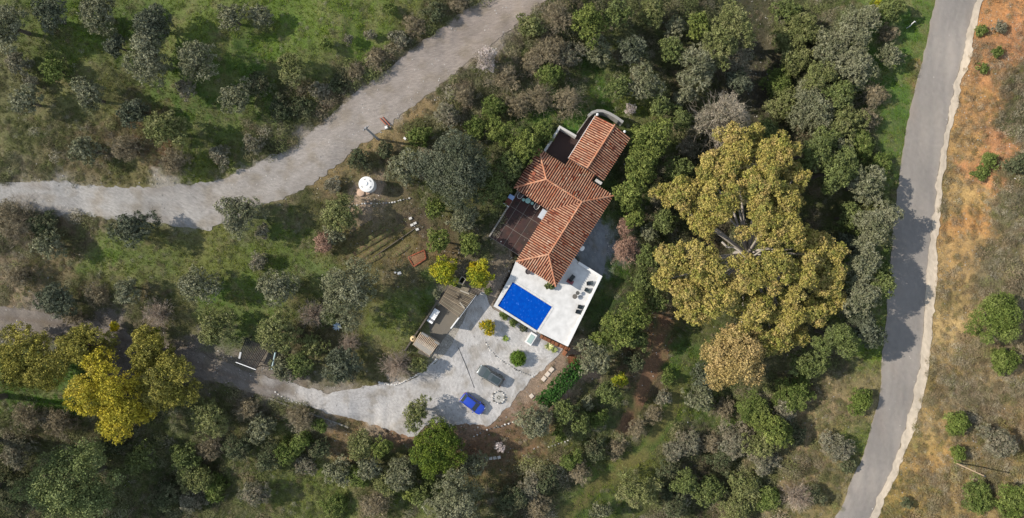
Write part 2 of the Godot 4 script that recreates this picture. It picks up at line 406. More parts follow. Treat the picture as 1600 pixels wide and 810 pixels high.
# ---------------------------------------------------------------- plants
# leaf colours are real-world base colours, one set darkened for trees in shade; w, l = leaf spray size, cover = how densely it is leaved
var KINDS := {
	"olive": {"cols": ["7a7a62", "6e7057", "86866e", "60644a", "727458"], "w": .17, "l": .46, "cover": 3.2, "tall": 1.25, "flat": .72, "lobes": 2.6, "lobe": .42, "called": "olive_tree", "cat": "olive tree"},
	"green_olive": {"cols": ["6c7246", "787c50", "5e643c", "82825a", "686c44"], "w": .18, "l": .42, "cover": 3.2, "tall": 1.25, "flat": .72, "lobes": 2.6, "lobe": .42, "called": "olive_tree", "cat": "olive tree"},
	"dark_olive": {"cols": ["5c6250", "525846", "686c5a", "4c523f", "626654"], "w": .18, "l": .42, "cover": 3.8, "tall": 1.3, "flat": .75, "lobes": 2.6, "lobe": .42, "called": "olive_tree", "cat": "olive tree"},
	"evergreen": {"cols": ["66703a", "727a42", "5a6634", "7c8448", "525e30"], "w": .24, "l": .32, "cover": 4.2, "tall": 1.75, "flat": .8, "lobes": 3.2, "lobe": .4, "called": "broadleaf_tree", "cat": "tree"},
	"round": {"cols": ["5e6e2a", "6a7830", "52622a", "747e38", "485828"], "w": .22, "l": .28, "cover": 4.8, "tall": 1.4, "flat": .8, "lobes": 3.4, "lobe": .36, "called": "round_tree", "cat": "tree"},
	"ball": {"cols": ["56702a", "627a30", "4a6026", "6c7e36"], "w": .16, "l": .2, "cover": 5.5, "tall": 1.2, "flat": .9, "lobes": 1.0, "lobe": .9, "called": "clipped_bush", "cat": "bush"},
	"green_bush": {"cols": ["5e6c36", "6a763c", "54622e", "747e46", "4c5a2c"], "w": .2, "l": .28, "cover": 4.6, "tall": .8, "flat": .6, "lobes": 3.4, "lobe": .4, "called": "green_bush", "cat": "bush"},
	"carob": {"cols": ["5c663a", "667042", "545e36", "70784a", "606844"], "w": .24, "l": .34, "cover": 4.0, "tall": 1.75, "flat": .75, "lobes": 2.8, "lobe": .42, "called": "broadleaf_tree", "cat": "tree"},  # slightly darkened green, carrying the shade these trees stand in
	"pale_tree": {"cols": ["6a7446", "767e50", "5e6a40", "808a5a", "566240"], "w": .26, "l": .34, "cover": 4.2, "tall": 1.5, "flat": .7, "lobes": 3.6, "lobe": .34, "called": "broadleaf_tree", "cat": "tree"},
	"eucalyptus": {"cols": ["9e9250", "928a4a", "a89a58", "80803f", "9c8e5a", "747640", "a8945e"], "w": .26, "l": .34, "cover": 5.0, "tall": 1.7, "flat": .7, "lobes": 3.2, "lobe": .36, "called": "eucalyptus_tree", "cat": "tree"},
	"tan_eucalyptus": {"cols": ["a6925e", "9b8856", "b09c6a", "8c7e50", "a48e62"], "w": .26, "l": .34, "cover": 5.0, "tall": 1.7, "flat": .7, "lobes": 3.2, "lobe": .36, "called": "eucalyptus_tree", "cat": "tree"},
	"golden": {"cols": ["ada038", "9e9432", "b8a83e", "8c8632", "b0a048", "7c7a34"], "w": .26, "l": .34, "cover": 4.6, "tall": 1.3, "flat": .62, "lobes": 3.4, "lobe": .34, "called": "yellow_tree", "cat": "tree"},
	"olive_gold": {"cols": ["7e7a38", "8a8440", "6c6c34", "98904a", "747240"], "w": .26, "l": .34, "cover": 4.2, "tall": 1.05, "flat": .6, "lobes": 3.4, "lobe": .34, "called": "yellow_tree", "cat": "tree"},
	"shrub": {"cols": ["5e6c38", "6a7640", "526030", "767e4a", "4c5a30"], "w": .18, "l": .28, "cover": 3.8, "tall": 0.85, "flat": .62, "lobes": 3.0, "lobe": .42, "called": "shrub", "cat": "shrub"},
	"grey_shrub": {"cols": ["7b7966", "6b6a58", "8b8774", "5f5f4c", "837a68"], "w": .12, "l": .40, "cover": 3.0, "tall": 0.85, "flat": .62, "lobes": 3.0, "lobe": .42, "called": "shrub", "cat": "shrub"},
	"dark_shrub": {"cols": ["525a40", "5e644a", "4a523a", "686a50", "585642"], "w": .16, "l": .34, "cover": 3.4, "tall": 0.85, "flat": .62, "lobes": 3.0, "lobe": .42, "called": "shrub", "cat": "shrub"},
	"dry_shrub": {"cols": ["867b64", "766c56", "948870", "6a624c", "7c745e"], "w": .08, "l": .46, "cover": 1.7, "tall": 0.85, "flat": .62, "lobes": 3.0, "lobe": .44, "twigs": 1.0, "called": "dry_bush", "cat": "bush"},
	"pink_dry": {"cols": ["9a7d6c", "8c7062", "a88c7a", "7e6456"], "w": .09, "l": .36, "cover": 3.0, "tall": 1.05, "flat": .68, "lobes": 3.0, "lobe": .42, "twigs": .6, "called": "dry_bush", "cat": "bush"},
	"bare": {"cols": ["8a7a6a", "9c8c7c", "7a6a5c"], "w": .06, "l": .4, "cover": .25, "tall": 1.1, "flat": .6, "lobes": 3.0, "lobe": .44, "twigs": 2.6, "called": "bare_bush", "cat": "bush"},
	"grey_tree": {"cols": ["8a8272", "9a9180", "77705f", "a39988", "7c7a64"], "w": .12, "l": .40, "cover": 1.9, "tall": 1.6, "flat": .75, "lobes": 3.0, "lobe": .4, "twigs": 1.2, "called": "grey_tree", "cat": "tree"},
	"yellow_bush": {"cols": ["c4aa1e", "b09c20", "d0b428", "88862a", "667030"], "w": .18, "l": .22, "cover": 4.4, "tall": 1.2, "flat": .75, "lobes": 3.0, "lobe": .4, "called": "flowering_bush", "cat": "bush"},
	"lime_bush": {"cols": ["8c8e2c", "7a842c", "a09a30", "68762a", "aaa232"], "w": .2, "l": .28, "cover": 4.2, "tall": 1.2, "flat": .72, "lobes": 3.0, "lobe": .4, "called": "flowering_bush", "cat": "bush"},
	"blossom": {"cols": ["c8bcb8", "b8aaa6", "d6ccc8", "8c8474", "a89c94"], "w": .14, "l": .18, "cover": 2.4, "tall": 1.3, "flat": .75, "lobes": 3.0, "lobe": .4, "twigs": .7, "called": "blossom_tree", "cat": "tree"},
}

func unit() -> Vector3:
	var y := rng.randf_range(-1.0, 1.0)
	var a := rng.randf() * TAU
	var s := sqrt(1.0 - y * y)
	return Vector3(cos(a) * s, y, sin(a) * s)

func leaf_cloud(sh: Shape, lobes: Array, k: Dictionary, count: int, spread: float):
	var total := 0.0
	for l in lobes: total += l[1] * l[1]
	var cols := []
	for h in k.cols: cols.append(lin(h))
	var per := 14
	for l in lobes:
		var lo: Vector3 = l[0]; var lr: float = l[1]
		var sprigs := int(ceil(count * lr * lr / total / per))
		var lobe_col: Color = cols[rng.randi() % cols.size()]
		for s in sprigs:
			var d := unit()
			if d.y < -0.15 and rng.randf() < 0.75: d.y = -d.y
			var o := lo + Vector3(d.x, d.y * 0.85, d.z) * lr * rng.randf_range(0.7, 1.04)
			var tone: Color = lobe_col.lerp(cols[rng.randi() % cols.size()], rng.randf())
			var bright := rng.randf_range(0.78, 1.22)
			for q in per:
				var c := o + unit() * spread * sqrt(rng.randf())
				var nn := (d * 0.8 + unit()).normalized()
				var t1 := nn.cross(unit()).normalized()
				var t2 := nn.cross(t1)
				var sc := rng.randf_range(0.65, 1.3)
				t1 *= k.l * 0.36 * sc; t2 *= k.w * 0.4 * sc
				var b2 := bright * rng.randf_range(0.8, 1.2)
				sh.tri(c - t1, c + t1 * 0.6 + t2, c + t1 * 0.6 - t2, Color(tone.r * b2, tone.g * b2, tone.b * b2))

func make_lobes(r: float, flat: float, amount: float, size: float) -> Array:
	var out := []
	var n := int(5.0 + amount * (1.5 + r * 1.1))
	var tw := rng.randf() * TAU
	var sq := rng.randf_range(0.74, 1.0)
	var bite := rng.randf() * TAU
	for i in n:
		# sunflower spread over a dome, shaken
		var f := sqrt((i + 0.5) / n)
		var a := i * 2.39996 + rng.randf_range(-0.5, 0.5)
		var rr := f * r * (1.0 - size * 0.6) * rng.randf_range(0.72, 1.22)
		if cos(a - bite) > 0.75: rr *= 0.72
		var y := r * flat * (sqrt(maxf(0.0, 1.0 - f * f)) * 0.9 - 0.35) + rng.randf_range(-0.16, 0.16) * r
		var o := Vector3(cos(a) * rr * 1.06, y, sin(a) * rr * sq * 1.06).rotated(Vector3.UP, tw)
		out.append([o, r * size * rng.randf_range(0.5, 1.1) * (1.0 if r < 3.5 else 0.82)])
	return out

func twigs(sh: Shape, from: Vector3, r: float, h: float, n: int, thick: float, col: Color):
	for i in n:
		var d := unit()
		d.y = absf(d.y) * 0.8 + 0.15
		d = d.normalized()
		var p := from
		var len_ := r * rng.randf_range(0.7, 1.15)
		var c := vary(col, 0.25)
		var dir := d
		for s in 3:
			var q := p + Vector3(dir.x * len_ / 3.0, dir.y * h / 2.6, dir.z * len_ / 3.0)
			sh.tube(p, q, thick * (1.0 - s * 0.28), thick * (0.72 - s * 0.28), 3, c, false)
			for b in 2:
				var bd := (dir + unit() * 0.9).normalized()
				sh.tube(q, q + bd * len_ * rng.randf_range(0.18, 0.34), thick * 0.5, thick * 0.2, 3, c, false)
			p = q
			dir = (dir + unit() * 0.35).normalized()

func plant(kind: String, px: float, py: float, rpx: float, label: String, tall := 0.0):
	var k: Dictionary = KINDS[kind]
	var r := rpx * (0.109 if k.cat == "olive tree" else 0.1)
	var h: float = tall if tall > 0.0 else r * k.tall + 0.5
	var g := G(px, py)

	for i in 3:
		var q := P(px, py, hgt(g.x, g.z) + h * 0.6)
		g = Vector3(q.x, hgt(q.x, q.z), q.z)
	r *= (CAM_HEIGHT - g.y - h * 0.6) / CAM_HEIGHT
	var t := thing(k.called, label, k.cat, g - Vector3(0, 0.08, 0))
	var leaning := Vector3(rng.randf_range(-0.12, 0.12), 0, rng.randf_range(-0.12, 0.12)) * r
	var top := leaning + Vector3(0, maxf(h - r * k.flat * 0.72, h * 0.42), 0)
	var lobes := make_lobes(r, k.flat, k.lobes, k.lobe)
	if kind == "ball": lobes = [[Vector3.ZERO, r * 0.9], [Vector3(0, -r * 0.25, 0), r * 0.85]]
	for l in lobes: l[0] += top
	var wood := Shape.new()
	var bark := lin("6b6258" if k.cat != "bush" else "7c7262")
	var tr := clampf(r * 0.075, 0.03, 0.4)
	var fork := leaning * 0.5 + Vector3(0, top.y * 0.5, 0)
	wood.tube(Vector3(0, -0.15, 0), fork, tr * 1.25, tr * 0.85, 7, bark, false)
	for i in mini(7, lobes.size()):
		var e: Vector3 = lobes[(i * 3) % lobes.size()][0]
		var m := fork.lerp(e, 0.5) + unit() * r * 0.08
		wood.tube(fork, m, tr * 0.6, tr * 0.4, 5, bark, false)
		wood.tube(m, e, tr * 0.4, tr * 0.12, 5, bark, false)
	obj("trunk", wood, mats.bark, t)
	var leaves := Shape.new()
	if k.has("twigs"):
		twigs(leaves, Vector3(0, h * 0.12, 0), r, h, int((10 + 26 * r) * k.twigs), clampf(0.02 + r * 0.006, .02, .05), lin(k.cols[1]).lerp(Color(0.4, 0.36, 0.31), 0.3))
	var leaf_area: float = k.w * k.l * 0.23
	var count := int(k.cover * 1.17 * PI * r * r / leaf_area * clampf(1.15 - r * 0.05, 0.7, 1.1))
	leaf_cloud(leaves, lobes, k, count, 0.16 + 0.045 * r)
	obj("crown", leaves, mats.leaf, t)


# the great yellow eucalyptus: limbs from one trunk to many domes of foliage
func great_eucalyptus():
	var base := G(1150, 398)
	var t := thing("eucalyptus_tree", "huge spreading eucalyptus with mustard yellow crown and pale bare limbs, right of the house", "tree", base - Vector3(0, 0.1, 0))
	var domes := [
		[1150, 232, 42], [1200, 250, 46], [1108, 268, 38], [1243, 275, 22], [1065, 305, 36], [1125, 318, 42], [1185, 300, 44], [1228, 318, 34], [1190, 352, 40], [1098, 352, 26],
		[1230, 362, 38], [1268, 385, 36], [1300, 395, 26], [1050, 405, 34], [1100, 415, 38], [1075, 455, 42], [1125, 462, 38], [1165, 432, 36], [1205, 420, 42], [1250, 435, 40], [1295, 440, 32],
		[1180, 478, 40], [1225, 492, 40], [1272, 482, 30], [1210, 530, 32], [1245, 525, 22], [1035, 440, 20], [1085, 490, 26], [1180, 205, 18], [1135, 270, 30], [1310, 470, 18], [1030, 300, 14], [1160, 520, 18],
	]
	var k: Dictionary = KINDS.eucalyptus
	var wood := Shape.new(); var leaves := Shape.new()
	var white := lin("c4bbb0")
	var fork := Vector3(0, 5.5, 0)
	wood.tube(Vector3(0, -0.3, 0), fork, 0.75, 0.5, 9, white, false)
	for d in domes:
		var away: float = Vector2(d[0] - 1160.0, d[1] - 385.0).length() / 170.0
		var y := 9.5 - 5.0 * away * away + rng.randf_range(-1.0, 1.0)
		var p: Vector3 = P(d[0], d[1], y) - t.position
		var r: float = d[2] * 0.1 * (CAM_HEIGHT - y) / CAM_HEIGHT
		var m := fork.lerp(p, 0.5) + Vector3(0, 0.9, 0) + unit() * 0.5
		var e := p - Vector3(0, r * 0.3, 0)
		wood.tube(fork, m, 0.26, 0.17, 6, white, false)
		wood.tube(m, e, 0.17, 0.06, 6, white, false)
		var lobes := make_lobes(r, 0.75, 3.4, 0.34)
		for l in lobes:
			l[0] += p
			if rng.randf() < 0.4: wood.tube(e, l[0], 0.06, 0.02, 4, white, false)
		leaf_cloud(leaves, lobes, k, int(5.4 * PI * r * r / (k.w * k.l * 0.23)), 0.34)
	# two long bleached limbs lying open in the gap of the crown
	for d in [[1128, 378, 1165, 400], [1165, 400, 1215, 388]]:
		var l0: Vector3 = P(d[0], d[1], 7.0) - t.position; var l1: Vector3 = P(d[2], d[3], 7.9) - t.position
		for q in 4:
			var bend := Vector3(0, 0, 0.35 * sin(q * 1.9))
			var bend2 := Vector3(0, 0, 0.35 * sin((q + 1) * 1.9))
			wood.tube(l0.lerp(l1, q / 4.0) + bend, l0.lerp(l1, (q + 1) / 4.0) + bend2, 0.17 - q * 0.025, 0.145 - q * 0.025, 7, white, true)
	wood.tube(fork, P(1165, 400, 7.8) - t.position, 0.34, 0.2, 7, white, false)
	obj("trunk", wood, mats.bark, t)
	obj("crown", leaves, mats.leaf, t)

# a clump for the stuff that nobody could count
func clump_mesh(n: int, w: float, l: float, flat: float) -> ArrayMesh:
	var sh := Shape.new()
	for i in n:
		var d := unit(); d.y = absf(d.y)
		var c := Vector3(d.x, d.y * flat, d.z) * pow(rng.randf(), 0.4)
		var nn := (d + unit() * 0.9).normalized()
		var t1 := nn.cross(unit()).normalized(); var t2 := nn.cross(t1)
		var b := rng.randf_range(0.7, 1.25)
		sh.tri(c - t1 * l, c + t1 * l * 0.7 + t2 * w * 1.3, c + t1 * l * 0.7 - t2 * w * 1.3, Color(b, b, b))
	var m := sh.mesh()
	m.surface_set_material(0, mats.leaf)
	return m

func tuft_mesh(n: int) -> ArrayMesh:
	var sh := Shape.new()
	for i in n:
		var a := rng.randf() * TAU
		var out := Vector3(cos(a), 0, sin(a)); var side := Vector3(-sin(a), 0, cos(a)) * 0.16
		var foot := out * rng.randf_range(0.0, 0.5) + Vector3(0, -0.1, 0)
		var tip := foot + out * rng.randf_range(0.3, 0.9) + Vector3(0, rng.randf_range(0.5, 1.1), 0)
		var b := rng.randf_range(0.75, 1.25)
		sh.tri(foot - side, tip, foot + side, Color(b, b, b))
	var m := sh.mesh()
	m.surface_set_material(0, mats.leaf)
	return m

func scatter(called: String, label: String, cat: String, mesh_: Mesh, xf: Array, cols: Array):
	var mm := MultiMesh.new()
	mm.transform_format = MultiMesh.TRANSFORM_3D
	mm.use_colors = true
	mm.mesh = mesh_
	mm.instance_count = xf.size()
	for i in xf.size():
		mm.set_instance_transform(i, xf[i]); mm.set_instance_color(i, cols[i])
	var o := MultiMeshInstance3D.new()
	o.name = numbered(called)
	o.multimesh = mm
	add_child(o)
	o.set_meta("kind", "stuff")
	tag(o, label, cat)

var blocked := PackedByteArray()
const BL := 0.5
const BL_NX := 420
const BL_NZ := 240
func block(poly: Array, grow := 0.0):
	if blocked.is_empty(): blocked.resize(BL_NX * BL_NZ)
	var pg := PackedVector2Array()
	for p in poly:
		var q := G(p[0], p[1])
		pg.append(Vector2(q.x, q.z))
	if grow > 0.0: pg = Geometry2D.offset_polygon(pg, grow if not Geometry2D.is_polygon_clockwise(pg) else grow)[0]
	var lo := pg[0]; var hi := pg[0]
	for p in pg: lo = lo.min(p); hi = hi.max(p)
	for j in range(maxi(0, int((lo.y + 60.0) / BL)), mini(BL_NZ, int((hi.y + 60.0) / BL) + 2)):
		for i in range(maxi(0, int((lo.x + 105.0) / BL)), mini(BL_NX, int((hi.x + 105.0) / BL) + 2)):
			if Geometry2D.is_point_in_polygon(Vector2(i * BL - 105.0, j * BL - 60.0), pg): blocked[j * BL_NX + i] = 1
func is_blocked(x: float, z: float) -> bool:
	var i := int(round((x + 105.0) / BL)); var j := int(round((z + 60.0) / BL))
	return i < 0 or j < 0 or i >= BL_NX or j >= BL_NZ or blocked[j * BL_NX + i] == 1

var bench := PackedVector2Array()
func d_path(x: float, z: float) -> bool:
	if bench.is_empty():
		var r: Array = BENCH_R.duplicate(); r.reverse()
		for p in BENCH_L + r:
			var q := G(p[0], p[1])
			bench.append(Vector2(q.x, q.z))
	return x < 30.0 and x > 2.0 and z > 14.0 and Geometry2D.is_point_in_polygon(Vector2(x, z), bench)

func ground_plants():
	var tuft := tuft_mesh(9)
	var short_x := []; var short_c := []; var dry_x := []; var dry_c := []
	for i in 330000:
		var x := rng.randf_range(-92.0, 92.0); var z := rng.randf_range(-50.0, 50.0)
		var k := cover_at(x, z)
		if rng.randf() > cover_g[k] * clampf(0.9 + noise_c.get_noise_2d(x * 1.5, z * 1.5) * 1.4, 0.12, 1.0): continue
		if is_blocked(x, z): continue
		var c := ground_colour(x, z)
		var green := c.g > c.r * 1.08
		var b := rng.randf_range(0.8, 1.3)
		var s := rng.randf_range(0.1, 0.24) * (1.0 + 0.5 * noise_c.get_noise_2d(x + 90.0, z))
		var xf := Transform3D(Basis(Vector3.UP, rng.randf() * TAU).scaled(Vector3(s, s * rng.randf_range(0.6, 1.2), s)), Vector3(x, hgt(x, z), z))
		if green:
			short_x.append(xf); short_c.append(Color(c.r * b * 1.04, c.g * b * 1.0, c.b * b * 0.85))
		else:
			dry_x.append(xf); dry_c.append(Color(c.r * b, c.g * b, c.b * b * 0.9))
	scatter("grass", "short green grass over the meadow, the grove and the verges", "grass", tuft, short_x, short_c)
	scatter("dry_grass", "dry straw coloured grass tufts on the bare slopes", "grass", tuft, dry_x, dry_c)
	var tints := [lin("5c663c"), lin("76745a"), lin("8f8670"), lin("4a5636"), lin("8c7c68"), lin("50563a"), lin("7c8452"), lin("a09a88"), lin("565044")]
	for kind in 3:
		var clump: ArrayMesh = [clump_mesh(130, 0.055, 0.1, 0.85), clump_mesh(110, 0.022, 0.2, 0.95), clump_mesh(420, 0.03, 0.065, 0.8)][kind]
		var xs := []; var cs := []
		for i in [110000, 150000, 60000][kind]:
			var x := rng.randf_range(-92.0, 92.0); var z := rng.randf_range(-50.0, 50.0)
			var k := cover_at(x, z)
			var d := cover_s[k]
			if kind == 2 and d < 0.5: continue
			if rng.randf() > (d if kind < 2 else d * d) * clampf(0.55 + noise_c.get_noise_2d(x, z + 70.0 + 40.0 * kind) * 1.7, 0.06, 1.0): continue
			if is_blocked(x, z) or (d_path(x, z) and rng.randf() < 0.93): continue
			var c := ground_colour(x, z)
			var tint: Color = tints[rng.randi() % tints.size()]
			if x > 62.0 and rng.randf() < 0.75: tint = tints[[1, 2, 4, 7, 8][rng.randi() % 5]]
			elif noise_b.get_noise_2d(x * 2.0, z * 2.0 + 50.0) > 0.0: tint = tint.lerp(tints[(kind * 3) % 8], 0.5)
			c = c.lerp(tint, 0.72)
			var b := rng.randf_range(0.75, 1.25)
			var s := rng.randf_range(0.18, 0.5) + rng.randf() * rng.randf() * 0.5 * d
			if kind == 2: s = (0.4 + 1.1 * pow(rng.randf(), 1.6)) * (0.6 + 0.5 * d) * (1.0 + 0.5 * noise_b.get_noise_2d(x * 1.3, z * 1.3))
			elif x > 62.0: s *= 1.35
			xs.append(Transform3D(Basis(Vector3.UP, rng.randf() * TAU).scaled(Vector3(s, s * rng.randf_range(0.6, 1.0), s)), Vector3(x, hgt(x, z) - 0.03, z)))
			cs.append(Color(c.r * b, c.g * b, c.b * b))
		scatter(["undergrowth", "dry_undergrowth", "thicket"][kind], ["low green and grey undergrowth on the banks and between the trees", "low wiry brown and grey scrub on the banks and slopes", "knee to waist high green and grey thicket filling the woods"][kind], "undergrowth", clump, xs, cs)
	# loose stones on the tracks, banks and bare soil
	var stone := Shape.new()
	stone.blob(Vector3.ZERO, Vector3(1, 0.6, 0.8), rng, Color.WHITE, 0.3)
	var sm := stone.mesh(); sm.surface_set_material(0, mats.stone)
	var sx := []; var sc := []
	for i in 60000:
		var x := rng.randf_range(-90.0, 90.0); var z := rng.randf_range(-48.0, 48.0)
		var k := cover_at(x, z)
		if rng.randf() > 0.75 - cover_g[k]: continue
		var s := 0.03 + 0.1 * pow(rng.randf(), 5.0)
		sx.append(Transform3D(Basis(Vector3.UP, rng.randf() * TAU).scaled(Vector3.ONE * s), Vector3(x, hgt(x, z) + 0.05, z)))
		var b := rng.randf_range(0.25, 0.62)
		sc.append(Color(b, b * 0.94, b * 0.86))
	scatter("loose_stones", "small pale loose stones strewn over tracks and bare soil", "stones", sm, sx, sc)

